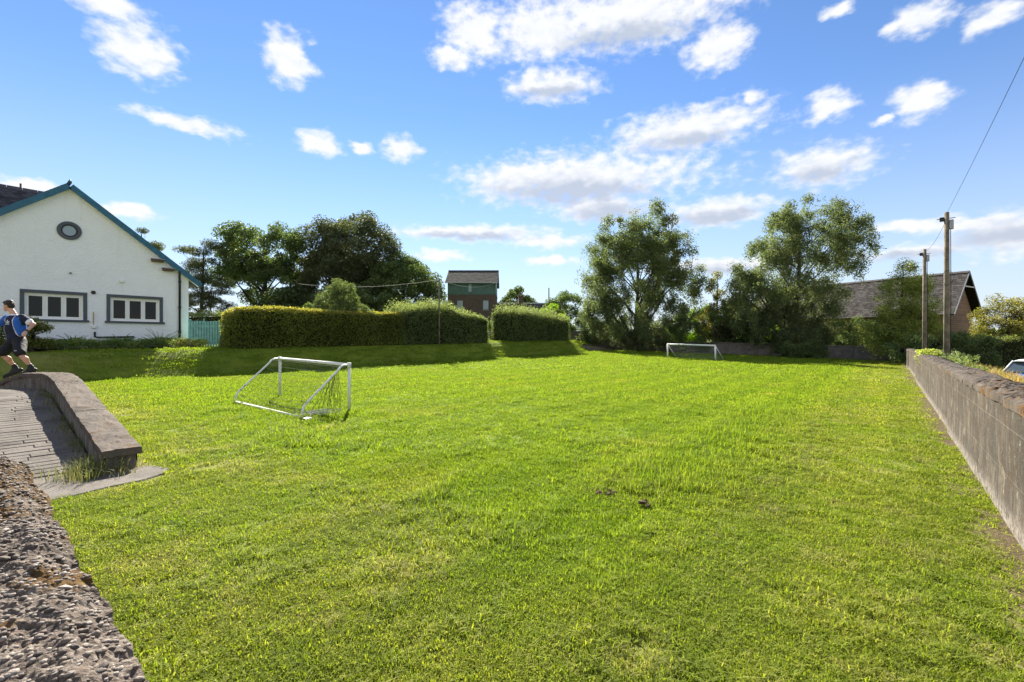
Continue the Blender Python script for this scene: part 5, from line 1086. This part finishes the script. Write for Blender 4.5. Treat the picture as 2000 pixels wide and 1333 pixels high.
def lawn():
    pc = bpy.data.collections.new('grass_kinds'); protos = []
    for k in range(4): protos.append(blade_tuft('grass_a%d' % k, 46, .085, .046, .0028, 70 + k))
    for k in range(2): protos.append(blade_tuft('grass_b%d' % k, 34, .07, .088, .003, 80 + k, .8))
    protos.append(blade_tuft('grass_c0', 9, .03, .04, .012, 90, 1.0, True))
    for k in range(3): protos.append(blade_tuft('grass_d%d' % k, 60, .22, .05, .006, 95 + k, .6))
    for p in protos: p.name = 'grass_tuft'
    for p in protos: pc.objects.link(p)
    order = sorted(protos, key=lambda o: o.name)      # collection children are picked in name order
    lut = {id(p): order.index(p) for p in protos}; L_ = [lut[id(p)] for p in protos]
    g = np.random.default_rng(101); PX = []; PY = []; ZN = []
    half = R(64)
    for zi, (r0, r1, den) in enumerate(((.9, 3.2, 850), (3.2, 6.5, 430), (6.5, 12, 150), (12, 22, 55), (22, 60, 15))):
        area = half * (r1 * r1 - r0 * r0); n = int(area * den); r_ = np.sqrt(g.uniform(r0 * r0, r1 * r1, n)); a = g.uniform(-half, half, n)
        fx, fy = r_ * np.sin(a), r_ * np.cos(a); PX.append(CY * fx - SY * fy); PY.append(SY * fx + CY * fy); ZN.append(np.full(n, zi))
    X = np.concatenate(PX); Y = np.concatenate(PY); Zn = np.concatenate(ZN)
    ok = (X < .77) & (X > -26.6) & (Y > .24) & (Y < 46.6) & ~((X < -6.27) & (Y < 1.5)) & ~((X < -24.6) & (Y < 7.6)) & ~((X < -23.0) & (Y > 7.9) & (Y < 25)) & ~((X < -23.1) & (Y > 28.1) & (Y < 36.5))
    pat = fbm(X * 2.2, Y * 2.2, 15, 3); big = fbm(X * .55, Y * .55, 16, 3)
    edgebare = sstep(.25, .75, X) * sstep(.35, .5, fbm(X * 1.6, Y * .9, 17, 3)); ok &= g.random(len(X)) > edgebare * .92
    edry = np.maximum(sstep(-1.9, -.9, X), sstep(3.2, 2.2, Y)); ok &= g.random(len(X)) > edry * .4 * sstep(.45, .7, pat)
    gmouth = np.exp(-((Y - 4.75) / .6) ** 2 - ((X + 10.4) / 1.4) ** 2); ok &= g.random(len(X)) > gmouth * .75 * sstep(.35, .55, pat)
    X, Y, Zn, pat, big, edry = (q[ok] for q in (X, Y, Zn, pat, big, edry)); n = len(X)
    lushband = np.exp(-((X + 1.9) / .7) ** 2) * (Y > 2) + np.exp(-((Y - 3.3) / .7) ** 2) * (X < -1.2)
    goalband = np.exp(-((Y - 4.8) / .9) ** 2 - ((X + 10.4) / 2.2) ** 2) + np.exp(-((Y - 1.7) / .25) ** 2) * (X < -6.6) * (X > -12)
    hgt = (.55 + .75 * pat * (1 - .3 * edry) + .55 * np.clip(lushband, 0, 1) * sstep(.35, .7, big) + .5 * goalband) * (1 - .25 * edry)
    kind = g.integers(0, 4, n); lng = g.random(n) < (.04 + .6 * np.clip(lushband, 0, 1) * sstep(.4, .6, big) + .22 * (pat > .62)); kind = np.where(lng, g.integers(4, 6, n), kind)
    kind = np.where((g.random(n) < .05) & (Zn < 2), 6, kind); kind = np.where(Zn >= 3, g.integers(7, 10, n), kind); kind = np.array(L_)[kind]
    sw = np.choose(Zn, [.95, 1.05, 1.4, 1.15, 1.9]); sh = hgt * np.choose(Zn, [.92, .95, 1.05, 1.15, 1.3]); jit = g.uniform(.8, 1.2, n)
    me = bpy.data.meshes.new('grass'); me.vertices.add(n); me.vertices.foreach_set('co', np.stack([X, Y, terrain(X, Y)], -1).astype(np.float32).ravel())
    A = me.attributes.new('rot', 'FLOAT_VECTOR', 'POINT'); A.data.foreach_set('vector', np.stack([g.normal(0, .1, n), g.normal(0, .1, n), g.uniform(0, 6.28, n)], -1).astype(np.float32).ravel())
    A = me.attributes.new('scl', 'FLOAT_VECTOR', 'POINT'); A.data.foreach_set('vector', np.stack([sw * jit, sw * jit, sh * jit], -1).astype(np.float32).ravel())
    A = me.attributes.new('knd', 'INT', 'POINT'); A.data.foreach_set('value', kind.astype(np.int32))
    o = add('grass', me); tag(o, 'mown green and yellowing grass covering the playing field', 'grass', None, 'stuff')
    ng = bpy.data.node_groups.new('grass', 'GeometryNodeTree'); ng.interface.new_socket('Geometry', in_out='INPUT', socket_type='NodeSocketGeometry'); ng.interface.new_socket('Geometry', in_out='OUTPUT', socket_type='NodeSocketGeometry')
    N = ng.nodes; Lk = ng.links; gi = N.new('NodeGroupInput'); go = N.new('NodeGroupOutput'); ip = N.new('GeometryNodeInstanceOnPoints'); ci = N.new('GeometryNodeCollectionInfo'); ci.inputs[0].default_value = pc; ci.inputs['Separate Children'].default_value = True; ci.inputs['Reset Children'].default_value = True
    def na(nm, ty): q = N.new('GeometryNodeInputNamedAttribute'); q.data_type = ty; q.inputs[0].default_value = nm; return [s for s in q.outputs if s.enabled and s.name == 'Attribute'][0]
    ip.inputs['Pick Instance'].default_value = True
    Lk.new(gi.outputs[0], ip.inputs['Points']); Lk.new(ci.outputs[0], ip.inputs['Instance']); Lk.new(na('knd', 'INT'), ip.inputs['Instance Index']); Lk.new(na('scl', 'FLOAT_VECTOR'), ip.inputs['Scale'])
    er = N.new('FunctionNodeEulerToRotation'); Lk.new(na('rot', 'FLOAT_VECTOR'), er.inputs[0]); Lk.new(er.outputs[0], ip.inputs['Rotation']); Lk.new(ip.outputs[0], go.inputs[0])
    md = o.modifiers.new('grass', 'NODES'); md.node_group = ng
    print('grass tufts', n)
lawn()

# ------------------------------------------------------------------ person
def capsules(caps, name, voxel, ell=(), smooth=6):
    """one continuous surface grown from tapered limbs (p0, r0, p1, r1) and ellipsoids (centre, radii, tilt)"""
    bm = bmesh.new()
    for p0, r0, p1, r1 in caps:
        p0, p1 = Vector(p0), Vector(p1); n = 7
        for k in range(n):
            t = k / (n - 1); c = p0.lerp(p1, t); r = r0 + (r1 - r0) * t
            bmesh.ops.create_icosphere(bm, subdivisions=2, radius=r, matrix=Matrix.Translation(c))
    for c, rad, rot in ell:
        m = Matrix.Translation(c) @ rot.to_matrix().to_4x4() @ Matrix.Diagonal((*rad, 1)); bmesh.ops.create_icosphere(bm, subdivisions=3, radius=1, matrix=m)
    me = bpy.data.meshes.new(name); bm.to_mesh(me); bm.free()
    o = bpy.data.objects.new('tmp', me); col.objects.link(o)
    rm = o.modifiers.new('r', 'REMESH'); rm.mode = 'VOXEL'; rm.voxel_size = voxel
    sm = o.modifiers.new('s', 'SMOOTH'); sm.iterations = smooth; sm.factor = .5
    dg = bpy.context.evaluated_depsgraph_get(); out = bpy.data.meshes.new_from_object(o.evaluated_get(dg)); out.name = name
    bpy.data.objects.remove(o); out.polygons.foreach_set('use_smooth', [True] * len(out.polygons)); return out

def person():
    from mathutils import Euler
    from mathutils.bvhtree import BVHTree
    X0, Y0 = sv(-10.92, 10.1); w = empty('person', (X0, Y0, 0), YAW); tag(w, 'person in blue sports shirt and black shorts hopping off the parapet end', 'person')
    E0 = Euler((0, 0, 0))
    neck = (-.134, 0, 2.19); chest = (-.123, 0, 2.02); waist = (-.089, .0, 1.77); pel = (-.07, 0, 1.645)
    S1, E1, W1 = (.10, -.05, 2.11), (.355, -.05, 1.97), (.41, -.26, 1.80); S2, E2, W2 = (-.37, .08, 2.10), (-.60, .08, 1.90), (-.52, -.10, 2.04)
    H1, K1, A1 = (.05, -.05, 1.58), (.272, -.25, 1.325), (.379, -.12, 1.03); H2, K2, A2 = (-.19, .06, 1.58), (-.22, -.16, 1.33), (-.155, .05, 1.02)
    T1, T2 = (.245, -.2, .876), (-.29, -.04, .825); HL1, HL2 = (.425, -.09, .968), (-.07, .08, .957)
    hd = Vector((-.235, -.01, 2.385)); f = Vector((-.98, -.12, -.16)).normalized()
    mid0 = lambda a, b: tuple(Vector(a).lerp(Vector(b), .3))
    def arm(S, E, W): return [(S, .058, E, .043), (E, .044, W, .029)]
    caps = [(neck, .06, hd + Vector((.03, 0, -.07)), .055), (chest, .12, waist, .115), (waist, .115, pel, .125), (chest, .11, S1, .065), (chest, .11, S2, .065)] + arm(S1, E1, W1) + arm(S2, E2, W2)
    caps += [(H1, .095, K1, .062), (K1, .06, A1, .038), (H2, .095, K2, .062), (K2, .06, A2, .038), (A1, .034, mid0(A1, T1), .02), (A2, .034, mid0(A2, T2), .02)]
    # calf bulge
    for K, A in ((K1, A1), (K2, A2)):
        c = Vector(K).lerp(Vector(A), .35) + Vector((.02, .01, -.005)); caps.append((c, .058, Vector(K).lerp(Vector(A), .6), .045))
    ell = [(hd, (.078, .074, .105), Euler((0, .12, .35))), (hd + f * .028 + Vector((0, 0, -.055)), (.06, .052, .062), E0)]
    caps += [(hd + f * .085 + Vector((0, 0, -.015)), .010, hd + f * .104 + Vector((0, 0, -.04)), .014), (hd + f * .082 + Vector((0, 0, -.098)), .018, hd + f * .07 + Vector((0, 0, -.1)), .02), (hd + f * .086 + Vector((0, 0, -.068)), .011, hd + f * .08 + Vector((.0, -.02, -.068)), .010)]
    side = Vector((f.y, -f.x, 0)).normalized()
    for s in (1, -1): ell.append((hd + side * (.076 * s) - f * .012 + Vector((0, 0, -.02)), (.022, .012, .032), E0))
    # hands: palm, four curled fingers, thumb
    for W, E, cdir in ((W1, E1, Vector((-.5, -.55, -.65))), (W2, E2, Vector((-.6, -.3, .6)))):
        W_ = Vector(W); dr = (W_ - Vector(E)).normalized(); pal = W_ + dr * .05; sd = dr.cross(Vector((0, -1, .2))).normalized(); cu = dr.cross(sd).normalized()
        caps.append((W_, .028, pal, .034)); ell.append((pal + dr * .015, (.04, .032, .04), E0))
        for k in range(4):
            b = pal + dr * .04 + sd * (.027 - .018 * k); L_ = (.036, .041, .038, .03)[k]; kn = b + dr * L_ * .7 + cu * .012; tip = kn + cu * L_ * .9 - dr * .012; caps += [(b, .0105, kn, .0098), (kn, .0098, tip, .0085)]
        tb = pal + sd * .03 - dr * .005; caps += [(tb, .012, tb + sd * .022 + dr * .03 + cu * .012, .0105), (tb + sd * .022 + dr * .03 + cu * .012, .0105, tb + sd * .01 + dr * .045 + cu * .035, .009)]
    t = NT('skin'); n = t.noise(14, 4); t.set(t.ramp(n, [(.3, (.50, .27, .19)), (.7, (.60, .35, .25))]), .5, None, .35); t.bsdf.inputs['Subsurface Weight'].default_value = .1
    add('body', capsules(caps, 'body', .0085, ell, 4), t.m, w)
    # shirt
    mid = lambda a, b, k: tuple(Vector(a).lerp(Vector(b), k)); hem = (-.07, -.01, 1.66)
    sc_ = [(chest, .135, waist, .135), (waist, .135, hem, .15), ((.02, -.03, 2.0), .12, (.05, -.03, 1.78), .105), (chest, .125, S1, .082), (chest, .125, S2, .082), (S1, .085, mid(S1, E1, .62), .074), (S2, .085, mid(S2, E2, .62), .074), (chest, .12, (-.134, 0, 2.14), .085)]
    sm = capsules(sc_, 'shirt', .01, [((-.11, -.01, 1.9), (.185, .135, .26), Euler((0, .1, 0)))], 5)
    navy = m_plain('navy_cloth', (.012, .016, .04), .8, .2, 20, .3, 0, .9, 9.0); blue = m_plain('blue_cloth', (.018, .10, .42), .75, .2, 20, .3, 0, .9, 9.0); wh = m_plain('white_cloth', (.72, .72, .75), .8, .05)
    for m in (navy, blue, wh): sm.materials.append(m)
    xb1 = lambda z: np.interp(z, [1.65, 1.73, 1.9, 2.05, 2.13, 2.2], [.10, .07, .0, -.035, -.01, .06]); xb2 = lambda z: np.interp(z, [1.65, 1.95, 2.1], [-.22, -.235, -.28]); mi = []
    for p in sm.polygons:
        c = p.center; d1 = c.x - xb1(c.z); d2 = c.x - xb2(c.z); slv = (Vector(c) - Vector(S1)).dot((Vector(E1) - Vector(S1)).normalized()); k = 0
        if c.y < .06:
            if d1 > 0 or d2 < 0: k = 1
            if c.x > .12 and slv > .02 and c.z > 1.95: k = 2 if slv > .175 else 0
            if c.x > .03 and c.z > 2.125: k = 0
            if min(abs(d1), abs(d2)) < .009 and c.z < 2.14 and c.x < .09: k = 2
        if (Vector(c) - Vector((-.134, -.03, 2.205))).length < .085 and c.z > 2.165: k = 2
        mi.append(k)
    sm.polygons.foreach_set('material_index', mi); sh = add('shirt', sm, None, w)
    bvh = BVHTree.FromPolygons([v.co.copy() for v in sm.vertices], [tuple(p.vertices) for p in sm.polygons])
    def proj(x, z):
        h = bvh.ray_cast(Vector((x, -2, z)), Vector((0, 1, 0))); return (x, (h[0].y if h[0] else -.15) - .004, z)
    mb = MB(); cx, cz = -.135, 2.03
    def dab(pts): mb.raw([proj(*p) for p in pts], [tuple(range(len(pts)))])
    for k in range(9):                       # cup-shaped badge with a small mark in it
        a0, a1 = math.pi * (1.0 + k / 9), math.pi * (1.0 + (k + 1) / 9)
        dab([(cx + .048 * math.cos(a0), cz + .04 * math.sin(a0)), (cx + .048 * math.cos(a1), cz + .04 * math.sin(a1)), (cx + .030 * math.cos(a1), cz + .024 * math.sin(a1)), (cx + .030 * math.cos(a0), cz + .024 * math.sin(a0))])
    dab([(cx - .007, cz + .03), (cx - .007, cz - .012), (cx + .007, cz - .012), (cx + .007, cz + .03)]); dab([(cx - .018, cz + .016), (cx - .018, cz + .006), (cx + .018, cz + .006), (cx + .018, cz + .016)])
    for k in range(6): x = cx - .052 + .018 * k; dab([(x, cz - .052), (x + .012, cz - .052), (x + .012, cz - .068), (x, cz - .068)])
    mb.build('badge', wh, sh)
    # shorts
    L1, L2 = mid(H1, K1, .9), mid(H2, K2, .9)
    so_ = [(pel, .15, (-.075, 0, 1.70), .145), (pel, .14, H1, .12), (pel, .14, H2, .12), (H1, .125, L1, .105), (H2, .125, L2, .105)]
    shm = capsules(so_, 'shorts', .011, [], 4); so2 = add('shorts', shm, m_plain('black_cloth', (.014, .014, .017), .75, .25, 15, .3, 0, 1.0, 9.0), w)
    bv2 = BVHTree.FromPolygons([v.co.copy() for v in shm.vertices], [tuple(p.vertices) for p in shm.polygons]); mb = MB()
    for k in range(3):
        x = .22 + .02 * k; pts = []
        for q in ((x, 1.385), (x + .013, 1.385), (x + .013, 1.397), (x, 1.397)):
            h = bv2.ray_cast(Vector((q[0], -2, q[1])), Vector((0, 1, 0))); pts.append((q[0], (h[0].y if h[0] else -.45) - .004, q[1]))
        mb.raw(pts, [(0, 1, 2, 3)])
    mb.build('mark', wh, so2)
    # socks and shoes
    blk = m_plain('black_shoe', (.010, .010, .011), .6, .3, 12)
    for K, A, T, Hh in ((K1, A1, T1, HL1), (K2, A2, T2, HL2)):
        add('sock', capsules([(mid(K, A, .86), .046, A, .046)], 'sock', .009, [], 2), blk, w)
        c = [(Hh, .045, mid(Hh, T, .45), .05), (mid(Hh, T, .45), .05, T, .038), (A, .05, mid(Hh, T, .25), .055), (A, .05, mid(Hh, T, .55), .05)]; shoe = add('shoe', capsules(c, 'shoe', .009, [], 3), blk, w)
        d = (Vector(T) - Vector(Hh)).normalized(); MB().tube([Vector(Hh) - Vector((0, 0, .035)) - d * .02, Vector(T) - Vector((0, 0, .03)) + d * .025], [.03, .024], 8).build('sole', m_plain('dark_sole', (.03, .03, .03), .8), shoe)
    # hair, watch
    g = np.random.default_rng(4); hc = [(hd + Vector((.012, 0, .035)), (.085, .082, .088), E0), (hd + Vector((.05, .0, .0)), (.052, .07, .075), E0), (hd + f * .05 + Vector((0, 0, .075)), (.055, .06, .035), E0)]
    for k in range(26):
        v = Vector(ball(1, g)[0]); v.z = abs(v.z) * .8 + .25; v = v.normalized(); hc.append((hd + Vector((v.x * .078, v.y * .076, v.z * .105)) + Vector((.008, 0, .012)), (.026, .026, .018), E0))
    add('hair', capsules([], 'hair', .008, hc, 2), m_plain('dark_hair', (.022, .014, .009), .6, .5, 60), w)
    e = hd + f * .078; mb = MB()
    for s in (1, -1): mb.tube([e + side * .03 * s + Vector((0, 0, .004)), e + side * .032 * s + f * .006 + Vector((0, 0, .004))], .009, 8)
    mb.build('eyes', M['black'], w)
    wd = (Vector(W1) - Vector(E1)).normalized(); p = Vector(W1) - wd * .02
    MB().tube([p - wd * .014, p + wd * .014], .039, 14).build('watch', M['black'], w, True)
person()

# ------------------------------------------------------------------ parked car beyond the wall
def car():
    x, y = sv(20.95, 17.2); z = -.56; w = empty('parked_car', (x, y, z), YAW + R(12)); tag(w, 'blue hatchback with sun-bright roof parked beyond the wall at the right edge', 'car')
    t = NT('blue_paint'); t.set((.015, .12, .36), .25, .3, .6); t.bsdf.inputs['Coat Weight'].default_value = .8; paint = t.m
    t = NT('sun_glare_roof'); t.set((.68, .72, .74), .2, .0, .6); t.bsdf.inputs['Coat Weight'].default_value = .8; roofp = t.m  # sun reflected off roof and pillars is put into this pale colour
    gl = m_glass('car_glass', (.05, .07, .08), .9); rub = M['black']
    # x forward is to the right (tail at the left)
    prof = [(-1.93, .42), (-1.97, .62), (-1.9, .93), (-1.2, .98), (.55, .96), (1.45, .84), (1.88, .68), (1.95, .42), (1.75, .22), (-1.75, .24)]
    def loft(sections, name, mat, bev=.02):
        mb = MB(); k = len(sections[0][1]); V = []
        for yy, pl in sections: V += [(a, yy, b) for a, b in pl]
        F = [tuple(range(k))[::-1], tuple(range((len(sections) - 1) * k, len(sections) * k))]
        for i in range(len(sections) - 1):
            for j in range(k): F.append((i * k + j, i * k + (j + 1) % k, (i + 1) * k + (j + 1) % k, (i + 1) * k + j))
        mb.raw(V, F); return mb.build(name, mat, w, True, bev, 2)
    sh = lambda pl, s, dz=0: [(a * s, b + dz) for a, b in pl]
    loft([(-.86, sh(prof, .965)), (-.80, prof), (.80, prof), (.86, sh(prof, .965))], 'body', paint, .03)
    cab = [(-1.86, .95), (-1.55, 1.40), (-1.2, 1.47), (-.2, 1.49), (.25, 1.42), (.98, .95)]
    loft([(-.78, cab), (-.60, [(a * .97, .95 + (b - .95) * 1.0) for a, b in cab]), (.60, [(a * .97, .95 + (b - .95)) for a, b in cab]), (.78, cab)], 'cabin', gl, .02) if False else None
    mb = MB(); lo = [(-1.86, -.80, .955), (.98, -.80, .955), (.98, .80, .955), (-1.86, .80, .955)]; hi = [(-1.58, -.62, 1.40), (.22, -.62, 1.42), (.22, .62, 1.42), (-1.58, .62, 1.40)]
    mb.raw(lo + hi, [(3, 2, 1, 0), (4, 5, 6, 7), (0, 1, 5, 4), (1, 2, 6, 5), (2, 3, 7, 6), (3, 0, 4, 7)]); mb.build('glasshouse', gl, w, False, .03, 2)
    rf = [(-1.72, 1.385), (-1.3, 1.47), (-.5, 1.50), (.05, 1.47), (.26, 1.41), (.0, 1.40), (-1.4, 1.39)]
    loft([(-.66, sh(rf, .98, -.02)), (-.5, rf), (.5, rf), (.66, sh(rf, .98, -.02))], 'roof', roofp, .012)
    for s in (1, -1):
        for a, b in (((-1.84, .80, .96), (-1.58, .635, 1.40)), ((-.55, .815, .96), (-.55, .64, 1.42)), ((.96, .80, .96), (.24, .635, 1.42))):
            MB().tube([(a[0], a[1] * s, a[2]), (b[0], b[1] * s, b[2])], .035, 6).build('pillar', roofp, w, True)
        MB().box(.62, .80, s * .86, s * 1.02, .95, 1.08).build('door_mirror', roofp, w, False, .03, 2)
        MB().box(-1.985, -1.86, s * .52 - .16, s * .52 + .22 * (1 if s > 0 else .6), .72, .93).build('tail_lamp', m_plain('red_lens', (.35, .02, .02), .2), w, False, .03, 2)
        MB().box(1.70, 1.86, s * .58 - .17, s * .58 + .17, .66, .78).build('headlamp', m_plain('clear_lens', (.7, .7, .7), .1), w, False, .03, 2)
        MB().box(-.30, -.14, s * .862, s * .89, .82, .86).build('door_handle', rub, w, False, .008)
        for xx in (-1.22, 1.22):
            wl = empty('wheel', (xx, s * .78, .3)); wl.parent = w
            pts = [(0, -.1, 0), (0, -.085, 0), (0, .085, 0), (0, .1, 0)]; MB().tube(pts, [.25, .3, .3, .25], 22).build('tyre', rub, wl, True)
            MB().tube([(0, -.105, 0), (0, .105, 0)], [.2, .2], 14).build('rim', M['metal'], wl, True)
    MB().box(-2.03, -1.93, -.78, .78, .34, .56).build('bumper', paint, w, False, .04, 2); MB().box(1.9, 2.0, -.76, .76, .28, .52).build('bumper', paint, w, False, .04, 2)
    MB().box(-1.995, -1.96, -.26, .26, .60, .71).build('number_plate', m_plain('plate', (.6, .5, .1), .5), w, False, .004)
car()

# ------------------------------------------------------------------ small things
def small():
    x, y = sv(-2.35, 35.2); z = tz(x, y); w = empty('barrel_planter', (x, y, z)); tag(w, 'dark half barrel planter with green plants at the hedge gap', 'planter')
    n = 14; wood = m_plain('dark_oak', (.05, .038, .028), .85, .35, 9)
    for k in range(n):
        a0, a1 = 2 * math.pi * k / n + .012, 2 * math.pi * (k + 1) / n - .012; mb = MB(); V = []
        for zz, r_ in ((0, .25), (.2, .30), (.36, .28)):
            for a, rr in ((a0, r_), (a1, r_), (a1, r_ - .03), (a0, r_ - .03)): V.append((rr * math.cos(a), rr * math.sin(a), zz))
        F = [(0, 1, 2, 3)[::-1], (8, 9, 10, 11)]
        for i in (0, 4):
            for e in range(4): F.append((i + e, i + (e + 1) % 4, i + 4 + (e + 1) % 4, i + 4 + e))
        mb.raw(V, F).build('stave', wood, w)
    for zz, r_ in ((.07, .272), (.29, .294)): MB().tube([(0, 0, zz), (0, 0, zz + .035)], r_ + .004, 24, False).build('hoop', M['black'], w)
    MB().tube([(0, 0, .3), (0, 0, .32)], .25, 14).build('soil_fill', M['soil'], w)
    g = np.random.default_rng(2); C = ball(700, g) * (g.random(700) ** .5)[:, None] * [.27, .27, .2] + [0, 0, .42]; add('plants', leaf_mesh('plants', C, .07, .6, np.clip(g.normal(.5, .2, 700), 0, 1), .4, None, g), M['shrub_leaf'], w)
    x, y = sv(-1.75, 38.2); z = tz(x, y); w = empty('garden_bench', (x, y, z), YAW + .1); tag(w, 'low pale wooden bench half hidden by the right hedge block', 'bench'); pale = m_plain('bleached_wood', (.34, .31, .27), .8, .2, 8)
    for k in range(4): MB().box(-.65, .65, -.2 + k * .105, -.2 + k * .105 + .09, .42, .455).build('slat', pale, w, False, .005)
    for sx in (-.55, .5):
        for sy in (-.16, .15): MB().box(sx, sx + .07, sy - .035, sy + .035, -.05, .418).build('leg', pale, w, False, .005)
        MB().box(sx, sx + .06, .17, .22, .46, .82).build('back_post', pale, w, False, .005)
    for z0 in (.6, .73): MB().box(-.62, .62, .225, .25, z0, z0 + .08).build('back_rail', pale, w, False, .005)
    x, y = sv(28.0, 38.3); z = tz(x, y)
    bm = bmesh.new(); bmesh.ops.create_icosphere(bm, subdivisions=4, radius=.17)
    for v in bm.verts:
        q = min(abs(math.sin(3 * math.atan2(v.co.y, v.co.x))), 1); v.co *= 1 - .035 * (q < .12)
    me = bpy.data.meshes.new('ball'); bm.to_mesh(me); bm.free(); me.polygons.foreach_set('use_smooth', [True] * len(me.polygons))
    o = add('ball', me, m_plain('pink_rubber', (.75, .12, .20), .4, .15, 6)); o.location = (x, y, z + .19); tag(o, 'pink ball lying on the grass by the far wall', 'ball')
    # scraped-up soil crumbs
    for i, (r, f, n, sp, lab) in enumerate(((1.9, 5.12, 46, .10, 'largest brown heap of dug soil crumbs on the lawn'), (1.48, 4.85, 22, .07, 'small soil crumb heap left of the largest one'), (.95, 4.7, 22, .10, 'scattered soil scrape leftmost of the dug patches'), (1.25, 4.35, 9, .04, 'tiny soil lump nearest the camera among the dug patches'), (5.7, 11.0, 20, .2, 'flat brown soil scrape farther up the lawn'))):
        g = np.random.default_rng(40 + i); x, y = sv(r, f); mb = None; bm = bmesh.new()
        for k in range(n):
            a = g.normal(0, sp, 2); r_ = g.uniform(.008, .028) * (1.3 if i == 0 else 1); px, py = a[0], a[1]; m = Matrix.Translation((px, py, tz(x + px, y + py) + .012 + max(0, .045 - abs(a).sum() * .25))) @ Matrix.Diagonal((r_ * g.uniform(.8, 1.5), r_ * g.uniform(.8, 1.5), r_ * .8, 1)); s = len(bm.verts); bmesh.ops.create_icosphere(bm, subdivisions=1, radius=1, matrix=m)
        for v in bm.verts: v.co += Vector(g.normal(0, .003, 3))
        me = bpy.data.meshes.new('soil_crumbs'); bm.to_mesh(me); bm.free(); o = add('soil_crumbs', me, M['soil']); o.location = (x, y, 0); tag(o, lab, 'soil', 'dug soil patches', 'stuff')
    x, y = sv(-3.95, 8.75); z = tz(x, y); g = np.random.default_rng(3); mb = MB(); gr = [[(-.09 + .06 * i, -.06 + .06 * j, .03 + .03 * g.random()) for j in range(3)] for i in range(4)]
    V = [p for row in gr for p in row] + [(p[0], p[1], p[2] + .004) for row in gr for p in row]
    mb.raw(V, [(i * 3 + j, (i + 1) * 3 + j, (i + 1) * 3 + j + 1, i * 3 + j + 1) for i in range(3) for j in range(2)] + [(12 + i * 3 + j, 12 + i * 3 + j + 1, 12 + (i + 1) * 3 + j + 1, 12 + (i + 1) * 3 + j) for i in range(3) for j in range(2)])
    o = mb.build('paper_scrap', M['white_paint']); o.location = (x, y, z + .01); tag(o, 'crumpled white paper scrap on the grass before the near goal', 'litter')
small()
